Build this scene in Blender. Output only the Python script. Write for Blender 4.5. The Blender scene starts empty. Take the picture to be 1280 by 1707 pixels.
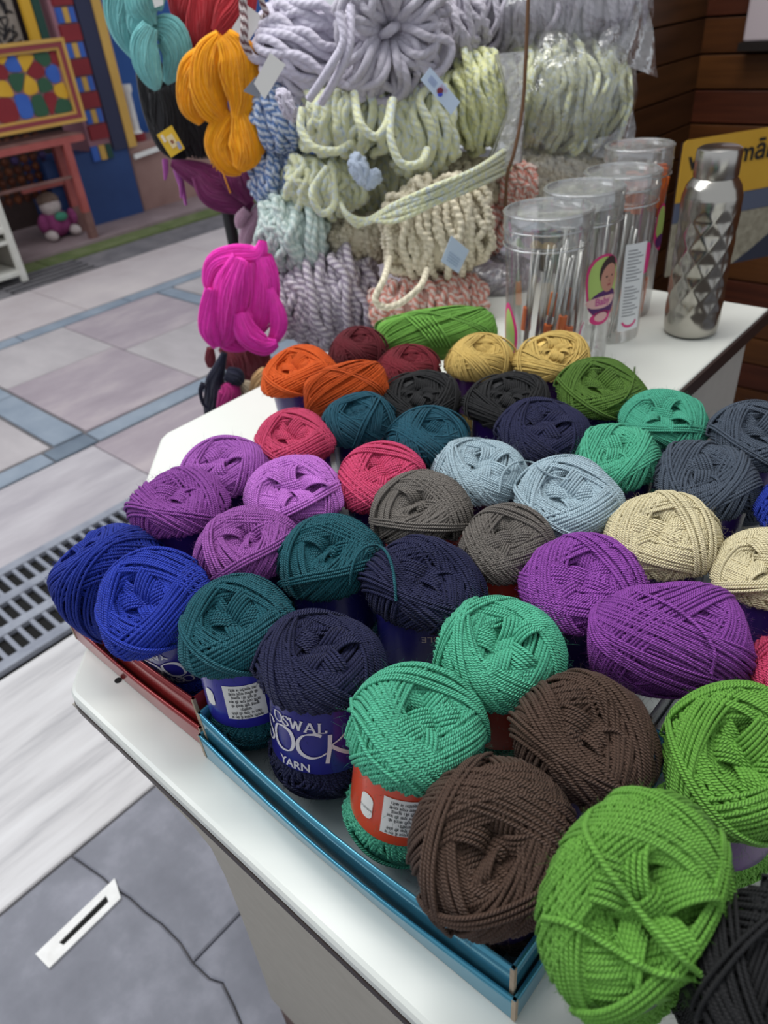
import bpy, bmesh, math, random
import numpy as np
from mathutils import Vector, Matrix
from mathutils.geometry import tessellate_polygon

sc = bpy.context.scene
col = sc.collection
pi = math.pi
rng = np.random.default_rng(7)
random.seed(7)

# ------------------------------------------------------------------ camera
F, PITCH, ROLL, YAW = 1215.76, 0.617658, -0.101743, 0.778639      # focal length in pixels of a 1280 wide frame
CAM = np.array([0.0, 0.0, 1.22])
_cp, _sp = math.cos(PITCH), math.sin(PITCH)
_f, _r = np.array([0, _cp, -_sp]), np.array([1.0, 0, 0])
_u = np.cross(_r, _f)
_r2 = math.cos(ROLL) * _r + math.sin(ROLL) * _u
_u2 = -math.sin(ROLL) * _r + math.cos(ROLL) * _u
_M = np.array([[math.cos(YAW), -math.sin(YAW), 0], [math.sin(YAW), math.cos(YAW), 0], [0, 0, 1]])
RIGHT, UP, FWD = _M @ _r2, _M @ _u2, _M @ _f
cd = bpy.data.cameras.new('camera')
cam = bpy.data.objects.new('camera', cd)
col.objects.link(cam)
cam.matrix_world = Matrix(((RIGHT[0], UP[0], -FWD[0], CAM[0]), (RIGHT[1], UP[1], -FWD[1], CAM[1]), (RIGHT[2], UP[2], -FWD[2], CAM[2]), (0, 0, 0, 1)))
cd.sensor_fit = 'HORIZONTAL'
cd.sensor_width = 36.0
cd.lens = F / 1280 * 36.0
cd.clip_start, cd.clip_end = 0.02, 100
cd.dof.use_dof = True
cd.dof.focus_distance = 0.46
cd.dof.aperture_fstop = 14.0
sc.camera = cam

# ------------------------------------------------------------------ light and exposure
def lin(c):
    return tuple(((v / 255) / 12.92 if v / 255 <= 0.04045 else (((v / 255) + 0.055) / 1.055) ** 2.4) for v in c)

wd = bpy.data.worlds.new('overcast_sky')
sc.world = wd
wd.use_nodes = True
bg = wd.node_tree.nodes['Background']
bg.inputs[0].default_value = (0.88, 0.93, 1.0, 1)
bg.inputs[1].default_value = 0.42

def area(name, loc, size, sizey, power, color, target):
    l = bpy.data.lights.new(name, 'AREA')
    l.shape = 'RECTANGLE'
    l.size, l.size_y, l.energy, l.color = size, sizey, power, color
    o = bpy.data.objects.new(name, l)
    col.objects.link(o)
    o.location = loc
    o.rotation_euler = (Vector(target) - Vector(loc)).to_track_quat('-Z', 'Y').to_euler()
    return o

area('ceiling_tube_light', (-0.75, 0.75, 2.7), 1.5, 0.5, 17, (1.0, 0.98, 0.94), (-0.45, 0.5, 0.8))
area('lane_daylight', (-3.0, -0.6, 3.6), 2.6, 2.6, 56, (0.94, 0.97, 1.0), (-1.6, 0.8, 0.3))

vs = sc.view_settings
sc.display_settings.display_device = 'sRGB'
vs.view_transform = 'Standard'
vs.look = 'None'
vs.gamma = 1.0
vs.use_curve_mapping = False
vs.exposure = 0.62

# ------------------------------------------------------------------ helpers
def at(x, y, d):
    """point seen at pixel (x, y), d metres ahead of the camera"""
    return CAM + d * (FWD + (x - 640) / F * RIGHT - (y - 853.5) / F * UP)

HR = np.array([math.cos(YAW), math.sin(YAW), 0.0])      # to the right of the camera, level
HF = np.array([-math.sin(YAW), math.cos(YAW), 0.0])     # ahead of the camera, level
Z = np.array([0, 0, 1.0])

def tag(o, label=None, cat=None, group=None, kind=None):
    if label: o['label'] = label
    if cat: o['category'] = cat
    if group: o['group'] = group
    if kind: o['kind'] = kind
    return o

def empty(name, loc, label=None, cat=None, group=None):
    o = bpy.data.objects.new(name, None)
    o.empty_display_size = 0.02
    o.location = Vector([float(v) for v in loc])
    col.objects.link(o)
    return tag(o, label, cat, group)

def wmat(o):
    m = Matrix.LocRotScale(o.location, o.rotation_quaternion if o.rotation_mode == 'QUATERNION' else o.rotation_euler, o.scale)
    return wmat(o.parent) @ o.matrix_parent_inverse @ m if o.parent else m

def put(o, parent):
    """parent o (built in world coordinates) to a thing or part"""
    o.parent = parent
    o.matrix_parent_inverse = wmat(parent).inverted()
    return o

def from_arrays(name, V, faces, mat=None, parent=None, uv=None, smooth=True):
    """faces: list of (k, array of shape (n, k))"""
    me = bpy.data.meshes.new(name)
    V = np.asarray(V, dtype=np.float32)
    loops = np.concatenate([f.ravel() for f in faces]).astype(np.int32)
    tot = np.concatenate([np.full(len(f), f.shape[1]) for f in faces]).astype(np.int32)
    start = np.concatenate([[0], np.cumsum(tot)[:-1]]).astype(np.int32)
    me.vertices.add(len(V)); me.vertices.foreach_set('co', V.ravel())
    me.loops.add(len(loops)); me.loops.foreach_set('vertex_index', loops)
    me.polygons.add(len(tot)); me.polygons.foreach_set('loop_start', start); me.polygons.foreach_set('loop_total', tot)
    me.polygons.foreach_set('use_smooth', np.full(len(tot), smooth))
    if uv is not None:
        l = me.uv_layers.new(name='UVMap')
        l.data.foreach_set('uv', np.asarray(uv, dtype=np.float32).ravel())
    me.update(calc_edges=True)
    o = bpy.data.objects.new(name, me)
    col.objects.link(o)
    if mat: me.materials.append(mat)
    if parent is not None: put(o, parent)
    return o

class Sweep:
    """collects swept strands (tubes with a UV running along and around) and plain grids into one mesh"""
    def __init__(s): s.V, s.Q, s.U, s.n = [], [], [], 0
    def tubes(s, P, rad, sides=6, closed=False, nref=None, flat=1.0):
        P = np.asarray(P, float)
        if P.ndim == 2: P = P[None]
        K, N, _ = P.shape
        if closed: T = np.roll(P, -1, 1) - np.roll(P, 1, 1)
        else: T = np.gradient(P, axis=1)
        T /= np.linalg.norm(T, axis=2, keepdims=True) + 1e-12
        if nref is None:
            a = np.array([0.31, 0.52, 0.79]); nref = np.broadcast_to(a, P.shape)
        elif np.ndim(nref) == 1: nref = np.broadcast_to(nref, P.shape)
        B = np.cross(T, nref); B /= np.linalg.norm(B, axis=2, keepdims=True) + 1e-12
        Nn = np.cross(B, T)
        rad = np.broadcast_to(np.asarray(rad, float), (K, N)) if np.ndim(rad) != 1 else np.broadcast_to(np.asarray(rad), (K, N))
        th = np.arange(sides) / sides * 2 * pi
        W = P[:, :, None, :] + rad[:, :, None, None] * (np.cos(th)[None, None, :, None] * Nn[:, :, None, :] * flat + np.sin(th)[None, None, :, None] * B[:, :, None, :])
        seg = np.linalg.norm(np.diff(np.concatenate([P, P[:, :1]], 1), axis=1), axis=2)
        L = np.concatenate([np.zeros((K, 1)), np.cumsum(seg, 1)], 1)
        M = N if closed else N - 1
        k = np.arange(K)[:, None, None]; i = np.arange(M)[None, :, None]; j = np.arange(sides)[None, None, :]
        i2 = (i + 1) % N; j2 = (j + 1) % sides
        idx = lambda a, b, c: (a * N + b) * sides + c + s.n
        q = np.stack([idx(k, i, j), idx(k, i, j2), idx(k, i2, j2), idx(k, i2, j)], -1).reshape(-1, 4)
        u0 = np.broadcast_to(L[:, :M, None], (K, M, sides)); u1 = np.broadcast_to(L[:, 1:M + 1, None], (K, M, sides))
        v0 = np.broadcast_to(j / sides, (K, M, sides)); v1 = np.broadcast_to((j + 1) / sides, (K, M, sides))
        uv = np.stack([np.stack([u0, v0], -1), np.stack([u0, v1], -1), np.stack([u1, v1], -1), np.stack([u1, v0], -1)], 3)
        s.V.append(W.reshape(-1, 3)); s.Q.append(q); s.U.append(uv.reshape(-1, 2)); s.n += K * N * sides
    def grid(s, G, wrap=False):
        G = np.asarray(G, float)
        n, m, _ = G.shape
        mm = m if wrap else m - 1
        i = np.arange(n - 1)[:, None]; j = np.arange(mm)[None]
        q = np.stack([i * m + j, i * m + (j + 1) % m, (i + 1) * m + (j + 1) % m, (i + 1) * m + j], -1).reshape(-1, 4) + s.n
        s.V.append(G.reshape(-1, 3)); s.Q.append(q); s.U.append(np.zeros((len(q) * 4, 2))); s.n += n * m
    def build(s, name, mat, parent=None):
        return from_arrays(name, np.concatenate(s.V), [np.concatenate(s.Q)], mat, parent, np.concatenate(s.U))

class MB:
    """collects plain solids into one mesh through bmesh"""
    def __init__(s): s.bm = bmesh.new()
    def _x(s, vs, R, loc):
        for v in vs:
            p = Vector(v.co)
            if R is not None: p = R @ p
            v.co = p + Vector([float(a) for a in loc])
    def box(s, c, d, R=None, bevel=0.0):
        r = bmesh.ops.create_cube(s.bm, size=1)
        for v in r['verts']: v.co = Vector((v.co.x * d[0], v.co.y * d[1], v.co.z * d[2]))
        if bevel > 0:
            es = list({e for v in r['verts'] for e in v.link_edges})
            rb = bmesh.ops.bevel(s.bm, geom=es, offset=bevel, segments=2, affect='EDGES', profile=0.5)
            vs_ = list({v for f in rb['faces'] for v in f.verts} | {v for v in r['verts'] if v.is_valid})
        else: vs_ = r['verts']
        s._x(vs_, R, c); return s
    def bar(s, a, b, w, h=None, round_=0, sides=4):
        a, b = Vector([float(x) for x in a]), Vector([float(x) for x in b]); d = b - a
        q = d.to_track_quat('Z', 'Y').to_matrix()
        if round_:
            r = bmesh.ops.create_cone(s.bm, cap_ends=True, segments=sides, radius1=w, radius2=w if h is None else h, depth=d.length)
            s._x(r['verts'], q, (a + b) / 2)
        else: s.box((a + b) / 2, (w, h or w, d.length), q)
        return s
    def lathe(s, prof, c, n=32, axis=None, capped=True):
        R = Vector([float(x) for x in axis]).to_track_quat('Z', 'Y').to_matrix() if axis is not None else None
        c = Vector([float(x) for x in c]); rings = []
        for r, z in prof:
            ring = []
            for k in range(n):
                p = Vector((r * math.cos(2 * pi * k / n), r * math.sin(2 * pi * k / n), z))
                if R is not None: p = R @ p
                ring.append(s.bm.verts.new(p + c))
            rings.append(ring)
        for a, b in zip(rings, rings[1:]):
            for k in range(n): s.bm.faces.new((a[k], a[(k + 1) % n], b[(k + 1) % n], b[k]))
        if capped:
            s.bm.faces.new(rings[0][::-1]); s.bm.faces.new(rings[-1])
        return s
    def ball(s, c, r, seg=16, R=None):
        if np.ndim(r) == 0: r = (r, r, r)
        o = bmesh.ops.create_uvsphere(s.bm, u_segments=seg, v_segments=max(6, seg // 2), radius=1)
        for v in o['verts']: v.co = Vector((v.co.x * r[0], v.co.y * r[1], v.co.z * r[2]))
        s._x(o['verts'], R, c); return s
    def prism(s, pts, dirv):
        """extrude a planar outline (3-D points) by dirv"""
        d = Vector([float(x) for x in dirv])
        P = [Vector([float(x) for x in p]) for p in pts]
        a = [s.bm.verts.new(p) for p in P]; b = [s.bm.verts.new(p + d) for p in P]
        n = len(P)
        for t in tessellate_polygon([P]):
            try:
                s.bm.faces.new([a[i] for i in t]); s.bm.faces.new([b[i] for i in t][::-1])
            except ValueError: pass
        for k in range(n): s.bm.faces.new((a[k], a[(k + 1) % n], b[(k + 1) % n], b[k]))
        return s
    def build(s, name, mat, parent=None, smooth=False, angle=None):
        bmesh.ops.recalc_face_normals(s.bm, faces=s.bm.faces)
        me = bpy.data.meshes.new(name); s.bm.to_mesh(me); s.bm.free()
        if smooth:
            me.polygons.foreach_set('use_smooth', np.ones(len(me.polygons), bool))
            if angle: me.set_sharp_from_angle(angle=math.radians(angle))
        o = bpy.data.objects.new(name, me); col.objects.link(o)
        if mat: me.materials.append(mat)
        if parent is not None: put(o, parent)
        return o

def smoothcurve(pts, n, closed=False):
    """Catmull-Rom through pts (k, d) -> (n, d)"""
    P = np.asarray(pts, float); k = len(P)
    t = np.linspace(0, k if closed else k - 1, n, endpoint=not closed)
    i = np.minimum(np.floor(t).astype(int), (k - 1) if closed else k - 2); f = (t - i)[:, None]
    g = (lambda j: P[j % k]) if closed else (lambda j: P[np.clip(j, 0, k - 1)])
    a, b, c, d = g(i - 1), g(i), g(i + 1), g(i + 2)
    return 0.5 * (2 * b + (c - a) * f + (2 * a - 5 * b + 4 * c - d) * f ** 2 + (3 * b - a - 3 * c + d) * f ** 3)

# ------------------------------------------------------------------ materials
def mat(name, color, rough=0.6, metal=0.0, spec=0.5, coat=0.0, alpha=1.0, sheen=0.0):
    m = bpy.data.materials.new(name); m.use_nodes = True
    b = m.node_tree.nodes['Principled BSDF']
    b.inputs['Base Color'].default_value = (*lin(color), 1)
    b.inputs['Roughness'].default_value = rough
    b.inputs['Metallic'].default_value = metal
    b.inputs['Specular IOR Level'].default_value = spec
    b.inputs['Coat Weight'].default_value = coat
    b.inputs['Coat Roughness'].default_value = 0.12
    b.inputs['Sheen Weight'].default_value = sheen
    b.inputs['Alpha'].default_value = alpha
    return m

def nodes(m): return m.node_tree.nodes, m.node_tree.links, m.node_tree.nodes['Principled BSDF']

def N(ns, t, **kw):
    n = ns.new(t)
    for k, v in kw.items(): setattr(n, k, v)
    return n

def mottled(name, c1, c2, scale=8, rough=0.7, bump=0.0, stretch=(1, 1, 1), detail=6, c3=None, spec=0.4, lo=0.3, hi=0.7):
    m = mat(name, c1, rough, spec=spec); ns, ln, b = nodes(m)
    tc = N(ns, 'ShaderNodeTexCoord'); mp = N(ns, 'ShaderNodeMapping'); mp.inputs['Scale'].default_value = stretch
    nz = N(ns, 'ShaderNodeTexNoise'); nz.inputs['Scale'].default_value = scale; nz.inputs['Detail'].default_value = detail
    nz.inputs['Roughness'].default_value = 0.62
    r = N(ns, 'ShaderNodeValToRGB')
    r.color_ramp.elements[0].position, r.color_ramp.elements[1].position = lo, hi
    r.color_ramp.elements[0].color, r.color_ramp.elements[1].color = (*lin(c1), 1), (*lin(c2), 1)
    if c3:
        e = r.color_ramp.elements.new((lo + hi) / 2); e.color = (*lin(c3), 1)
    ln.new(tc.outputs['Object'], mp.inputs[0]); ln.new(mp.outputs[0], nz.inputs['Vector']); ln.new(nz.outputs[0], r.inputs[0])
    ln.new(r.outputs[0], b.inputs['Base Color'])
    if bump:
        bp = N(ns, 'ShaderNodeBump'); bp.inputs['Strength'].default_value = bump; bp.inputs['Distance'].default_value = 0.004
        ln.new(nz.outputs[0], bp.inputs['Height']); ln.new(bp.outputs[0], b.inputs['Normal'])
    return m

def yarn(name, color, pitch=0.0085, plies=3, second=None, bump=0.45, rough=0.62, sheen=0.25, fleck=0.0, vary=0.14):
    """plied yarn: twist stripes from the strand's own UV (u along in metres, v around)"""
    m = mat(name, color, rough, spec=0.34, sheen=sheen); ns, ln, b = nodes(m)
    b.inputs['Sheen Roughness'].default_value = 0.45
    b.inputs['Sheen Tint'].default_value = (*[min(1, 0.35 + 0.65 * v) for v in lin(color)], 1)
    uv = N(ns, 'ShaderNodeUVMap'); sp = N(ns, 'ShaderNodeSeparateXYZ'); ln.new(uv.outputs[0], sp.inputs[0])
    a = N(ns, 'ShaderNodeMath', operation='DIVIDE'); a.inputs[1].default_value = pitch; ln.new(sp.outputs[0], a.inputs[0])
    c = N(ns, 'ShaderNodeMath', operation='MULTIPLY_ADD'); ln.new(a.outputs[0], c.inputs[0]); c.inputs[1].default_value = plies
    d = N(ns, 'ShaderNodeMath', operation='MULTIPLY'); d.inputs[1].default_value = plies; ln.new(sp.outputs[1], d.inputs[0]); ln.new(d.outputs[0], c.inputs[2])
    s = N(ns, 'ShaderNodeMath', operation='MULTIPLY'); s.inputs[1].default_value = 2 * pi; ln.new(c.outputs[0], s.inputs[0])
    sn = N(ns, 'ShaderNodeMath', operation='SINE'); ln.new(s.outputs[0], sn.inputs[0])
    tc = N(ns, 'ShaderNodeTexCoord'); nz = N(ns, 'ShaderNodeTexNoise'); nz.inputs['Scale'].default_value = 900 if pitch < 0.015 else 420; nz.inputs['Detail'].default_value = 2 if pitch < 0.015 else 4
    ln.new(tc.outputs['Object'], nz.inputs['Vector'])
    ad = N(ns, 'ShaderNodeMath', operation='MULTIPLY_ADD'); ln.new(nz.outputs[0], ad.inputs[0]); ad.inputs[1].default_value = 1.2 if pitch < 0.015 else 2.6; ln.new(sn.outputs[0], ad.inputs[2])
    bp = N(ns, 'ShaderNodeBump'); bp.inputs['Strength'].default_value = bump; bp.inputs['Distance'].default_value = 0.0006 if pitch < 0.015 else 0.0016
    ln.new(ad.outputs[0], bp.inputs['Height']); ln.new(bp.outputs[0], b.inputs['Normal'])
    mx = N(ns, 'ShaderNodeMix', data_type='RGBA')
    c0 = lin(color)
    if second:
        h = N(ns, 'ShaderNodeMath', operation='MULTIPLY_ADD'); h.inputs[1].default_value = 0.5; h.inputs[2].default_value = 0.5
        n2 = N(ns, 'ShaderNodeTexNoise'); n2.inputs['Scale'].default_value = 170 if fleck else 25; ln.new(tc.outputs['Object'], n2.inputs['Vector'])
        if fleck:
            rp = N(ns, 'ShaderNodeMapRange'); rp.inputs[1].default_value = 0.46; rp.inputs[2].default_value = 0.72; ln.new(n2.outputs[0], rp.inputs[0]); ln.new(rp.outputs[0], mx.inputs[0])
        else:
            ln.new(sn.outputs[0], h.inputs[0]); ln.new(h.outputs[0], mx.inputs[0])
        mx.inputs[6].default_value = (*c0, 1); mx.inputs[7].default_value = (*lin(second), 1)
    else:
        n2 = N(ns, 'ShaderNodeTexNoise'); n2.inputs['Scale'].default_value = 140; n2.inputs['Detail'].default_value = 3; ln.new(tc.outputs['Object'], n2.inputs['Vector'])
        ln.new(n2.outputs[0], mx.inputs[0])
        mx.inputs[6].default_value = (*[v * (1 - vary) for v in c0], 1); mx.inputs[7].default_value = (*[min(1, v * (1 + vary)) for v in c0], 1)
    ln.new(mx.outputs[2], b.inputs['Base Color'])
    return m

def film(name, tint=(235, 238, 236), haze=0.12, gloss=0.16, wrinkle=0.0, scale=18, rough=0.12):
    """thin clear plastic: see-through film with a haze and a sheen that grows towards grazing angles"""
    m = bpy.data.materials.new(name); m.use_nodes = True
    ns, ln = m.node_tree.nodes, m.node_tree.links
    ns.remove(ns['Principled BSDF']); out = ns['Material Output']
    tr = N(ns, 'ShaderNodeBsdfTransparent'); tr.inputs[0].default_value = (*lin((250, 250, 250)), 1)
    df = N(ns, 'ShaderNodeBsdfDiffuse'); df.inputs[0].default_value = (*lin(tint), 1)
    gl = N(ns, 'ShaderNodeBsdfGlossy'); gl.inputs['Roughness'].default_value = rough
    lw = N(ns, 'ShaderNodeLayerWeight'); lw.inputs[0].default_value = 0.35
    a = N(ns, 'ShaderNodeMixShader'); a.inputs[0].default_value = haze
    ln.new(tr.outputs[0], a.inputs[1]); ln.new(df.outputs[0], a.inputs[2])
    k = N(ns, 'ShaderNodeMath', operation='MULTIPLY_ADD'); ln.new(lw.outputs['Fresnel'], k.inputs[0]); k.inputs[1].default_value = 0.55; k.inputs[2].default_value = gloss * 0.4
    k.use_clamp = True
    c = N(ns, 'ShaderNodeMixShader'); ln.new(k.outputs[0], c.inputs[0]); ln.new(a.outputs[0], c.inputs[1]); ln.new(gl.outputs[0], c.inputs[2])
    ln.new(c.outputs[0], out.inputs[0])
    if wrinkle:
        tc = N(ns, 'ShaderNodeTexCoord'); nz = N(ns, 'ShaderNodeTexNoise'); nz.inputs['Scale'].default_value = scale; nz.inputs['Detail'].default_value = 4; nz.inputs['Distortion'].default_value = 1.5
        ln.new(tc.outputs['Object'], nz.inputs['Vector'])
        bp = N(ns, 'ShaderNodeBump'); bp.inputs['Strength'].default_value = wrinkle; bp.inputs['Distance'].default_value = 0.02
        ln.new(nz.outputs[0], bp.inputs['Height'])
        ln.new(bp.outputs[0], gl.inputs['Normal']); ln.new(bp.outputs[0], df.inputs['Normal'])
    return m

def wood(name, c1, c2, scale=3.0, along='x', rough=0.45):
    m = mottled(name, c1, c2, scale, rough, 0.15, stretch=(1, 14, 14) if along == 'x' else (14, 1, 14))
    return m

# ================================================================== THE SETTING
def structure(o): o['kind'] = 'structure'; return o

M_grout = mottled('dark_grout', (92, 90, 92), (120, 117, 118), 20, 0.9)
flr = structure(MB().box((-1.6, 1.5, -0.06), (11.0, 9.0, 0.10)).build('floor', M_grout))

def slab(pts, mat_, name='flagstone', top=0.0, gap=0.004, t=0.012):
    """one paving stone: outline (x, y) shrunk by the joint, a chamfered upper edge"""
    P = [Vector((p[0], p[1], 0)) for p in pts]
    c = sum(P, Vector()) / len(P)
    def shrink(d):
        out = []
        n = len(P)
        for i in range(n):
            a, b, e = P[i - 1], P[i], P[(i + 1) % n]
            n1 = (b - a).normalized().cross(Vector((0, 0, 1))); n2 = (e - b).normalized().cross(Vector((0, 0, 1)))
            if (c - b).dot(n1 + n2) < 0 and len(P) == 4: n1, n2 = -n1, -n2
            elif len(P) != 4: n1, n2 = -n1, -n2
            m = n1 + n2
            m = m.normalized() * (d / max(0.5, m.normalized().dot(n1)))
            out.append(b + m)
        return out
    bm = bmesh.new()
    rings = []
    for d, z in ((gap / 2, top - t), (gap / 2, top - 0.0025), (gap / 2 + 0.003, top)):
        rings.append([bm.verts.new((p.x, p.y, z)) for p in shrink(d)])
    n = len(P)
    for a, b in zip(rings, rings[1:]):
        for k in range(n): bm.faces.new((a[k], a[(k + 1) % n], b[(k + 1) % n], b[k]))
    tri = tessellate_polygon([[v.co for v in rings[-1]]])
    for t_ in tri:
        try: bm.faces.new([rings[-1][i] for i in t_])
        except ValueError: pass
    bmesh.ops.recalc_face_normals(bm, faces=bm.faces)
    me = bpy.data.meshes.new(name); bm.to_mesh(me); bm.free()
    o = bpy.data.objects.new(name, me); col.objects.link(o); me.materials.append(mat_)
    return put(o, flr)

def rect(x0, x1, y0, y1, m, **k): return slab([(x0, y0), (x1, y0), (x1, y1), (x0, y1)], m, **k)

M_conc = mottled('worn_grey_concrete', (112, 113, 122), (150, 150, 160), 7, 0.62, 0.12, c3=(126, 127, 136))
M_marble = mottled('streaked_white_marble', (160, 158, 160), (216, 214, 214), 3.4, 0.35, 0.02, stretch=(6, 0.5, 1), detail=9, c3=(200, 197, 197))
M_lav = mottled('lavender_sandstone', (158, 152, 158), (192, 187, 190), 3.0, 0.75, 0.12, stretch=(3, 0.7, 1), c3=(176, 170, 174))
M_mauve = mottled('mauve_sandstone', (150, 138, 145), (182, 170, 172), 2.8, 0.75, 0.15, stretch=(2.4, 0.9, 1), c3=(164, 152, 158))
M_buff = mottled('buff_sandstone', (164, 157, 158), (188, 181, 181), 2.6, 0.75, 0.12, stretch=(1, 2, 1), c3=(176, 169, 170))
M_blue = mottled('blue_slate_strip', (126, 138, 152), (150, 160, 172), 6, 0.7, 0.12, c3=(138, 149, 162))
M_blued = mottled('dark_blue_slate', (98, 110, 124), (124, 136, 148), 6, 0.7, 0.12)
M_pinkish = mottled('pink_sandstone', (178, 166, 166), (202, 192, 190), 2.2, 0.75, 0.08, c3=(190, 180, 180))

# concrete near the counter: three slabs parted by an irregular crack and a straight joint
crack = [(-0.972, 0.095), (-0.89, 0.110), (-0.855, 0.113), (-0.82, 0.121), (-0.78, 0.124), (-0.74, 0.131), (-0.69, 0.133), (-0.65, 0.128)]
crack2 = [(-0.61, 0.131), (-0.59, 0.140), (-0.55, 0.131), (-0.52, 0.122), (-0.3, 0.11), (0.2, 0.13), (1.4, 0.1)]
slab([(-0.972, 2.6)] + crack + [(-0.65, 2.6)], M_conc, 'concrete_slab', gap=0.003)
slab([(-0.65, 2.6), (-0.65, 0.128)] + crack2 + [(1.4, 2.6)], M_conc, 'concrete_slab', gap=0.003)
slab([(1.4, 0.1)] + (crack + crack2[:-1])[::-1] + [(-0.972, -1.6), (1.4, -1.6)], M_conc, 'concrete_slab', gap=0.003)
for y0, y1 in ((-1.6, -0.55), (-0.55, 0.98), (0.98, 2.4), (2.4, 4.0)): rect(-1.505, -0.975, y0, y1, M_marble, name='marble_slab', gap=0.003)
for y0, y1, m in ((-1.6, -0.3, M_lav), (-0.3, 0.94, M_lav), (0.94, 2.1, M_mauve), (2.1, 3.4, M_lav), (3.4, 5, M_mauve)): rect(-2.335, -1.915, y0, y1, m)
ys = [-1.6, -0.9, -0.3, 0.3, 0.80, 0.97, 1.62, 2.3, 3.0, 3.8, 5]
for i in range(len(ys) - 1): rect(-2.445, -2.345, ys[i], ys[i + 1], M_blued if i == 4 else M_blue, name='slate_strip', gap=0.008)
for x0, x1, y0, y1, m in ((-3.575, -3.02, -1.6, 0.84, M_buff), (-3.02, -2.455, -1.6, 0.2, M_mauve), (-3.02, -2.455, 0.2, 0.84, M_buff),
                          (-3.10, -2.455, 0.98, 1.50, M_mauve), (-3.575, -3.10, 0.98, 1.50, M_buff), (-3.02, -2.455, 1.50, 2.05, M_buff), (-3.575, -3.02, 1.50, 2.05, M_mauve),
                          (-3.02, -2.455, 2.05, 3.2, M_mauve), (-3.575, -3.02, 2.16, 3.2, M_buff), (-3.575, -2.455, 3.2, 5, M_lav)):
    rect(x0, x1, y0, y1, m, gap=0.006)
rect(-3.02, -2.455, 0.85, 0.972, M_blue, name='slate_strip', gap=0.008); rect(-3.575, -3.02, 0.85, 0.972, M_blue, name='slate_strip', gap=0.008)
rect(-3.575, -3.02, 2.06, 2.15, M_blue, name='slate_strip', gap=0.008)
ys = [-1.6, -0.4, 0.5, 1.3, 1.9, 2.6, 3.3, 5]
for i in range(len(ys) - 1): rect(-3.685, -3.585, ys[i], ys[i + 1], M_blue, name='slate_strip', gap=0.008)
for y0, y1, m in ((-1.6, 0.6, M_lav), (0.6, 1.7, M_pinkish), (1.7, 2.7, M_pinkish), (2.7, 4.2, M_pinkish)): rect(-4.33, -3.695, y0, y1, m, gap=0.006)

# the drain under its grate and the far drain with covers
M_black = mat('drain_dark', (18, 17, 16), 0.95)
M_iron = mottled('galvanised_grate', (126, 130, 142), (158, 162, 172), 14, 0.5, 0.1)
g = empty('drain_grate', (-1.71, 1.2, 0.0), 'long grey drain grate of square holes set in the lane floor', 'grate')
MB().box((-1.71, 1.2, -0.0085), (0.39, 5.4, 0.004)).build('drain_channel', M_black, g)
for x in (-1.532, -1.648, -1.768, -1.888):
    MB().box((x, 1.2, 0.003), (0.034, 5.4, 0.016), bevel=0.002).build('rail', M_iron, g)
me0 = None
k = 0
while -0.6 + k * 0.034 < 1.9:
    y = -0.6 + k * 0.034; k += 1
    for xa in (-1.59, -1.708, -1.828):
        if me0 is None:
            o0 = MB().box((0, 0, 0), (0.09, 0.011, 0.012)).build('cross_bar', M_iron); me0 = o0.data
        else:
            o0 = bpy.data.objects.new('cross_bar', me0); col.objects.link(o0)
        o0.location = (xa, y, 0.002); o0.parent = g; o0.matrix_parent_inverse = Matrix.Translation((1.71, -1.2, 0))
M_asph = mottled('wet_grey_kerb', (96, 94, 98), (130, 126, 128), 9, 0.6, 0.1)
rect(-4.66, -4.34, -1.6, 1.62, M_asph, name='drain_cover', gap=0.006); rect(-4.66, -4.34, 2.16, 2.75, M_asph, name='drain_cover', gap=0.006); rect(-4.66, -4.34, 2.75, 4.2, M_asph, name='drain_cover', gap=0.006)
g = empty('slotted_drain_cover', (-4.5, 1.89, 0), 'dark slotted drain cover beside the white rack', 'grate')
MB().box((-4.5, 1.89, -0.009), (0.32, 0.54, 0.003)).build('drain_channel', M_black, g)
for x in (-4.65, -4.575, -4.50, -4.425, -4.35): MB().box((x, 1.89, -0.001), (0.022, 0.54, 0.012), bevel=0.002).build('slat', M_asph, g)
M_moss = mottled('moss_covered_stone', (88, 104, 58), (118, 126, 88), 9, 0.95, 0.4, c3=(102, 112, 70))
for y0, y1 in ((-1.6, 1.0), (1.0, 2.0), (2.0, 2.9), (2.9, 4.2)): rect(-4.86, -4.67, y0, y1, M_moss, name='mossy_kerb', gap=0.006, top=0.01, t=0.02)
M_step = mottled('reddish_step_stone', (124, 106, 108), (152, 134, 136), 3, 0.8, 0.1)
structure(MB().box((-5.75, 1.5, 0.008), (1.78, 6.2, 0.05), bevel=0.004).build('trim_1', M_step))['label'] = 'low reddish stone step of the shop across the lane'

# white slotted door-bolt plate let into the concrete
M_white = mottled('chipped_white_paint', (226, 224, 220), (246, 245, 242), 30, 0.5, 0.1)
bp = empty('floor_socket', (-0.845, 0.047, 0.001), 'white painted slotted plate let into the grey concrete floor', 'floor plate')
fr = MB()
def quad(a, b, c_, d): fr.prism([(*p, 0.0005) for p in (a, b, c_, d)], (0, 0, 0.004))
o1 = [(-0.868, 0.122), (-0.829, 0.110), (-0.822, -0.026), (-0.860, -0.030)]
i1 = [(-0.853, 0.096), (-0.840, 0.093), (-0.836, 0.007), (-0.846, 0.004)]
for k in range(4): quad(o1[k], o1[(k + 1) % 4], i1[(k + 1) % 4], i1[k])
fr.build('plate', M_white, bp)
MB().prism([(*p, 0.0004) for p in i1], (0, 0, 0.001)).build('slot', M_black, bp)

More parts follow.
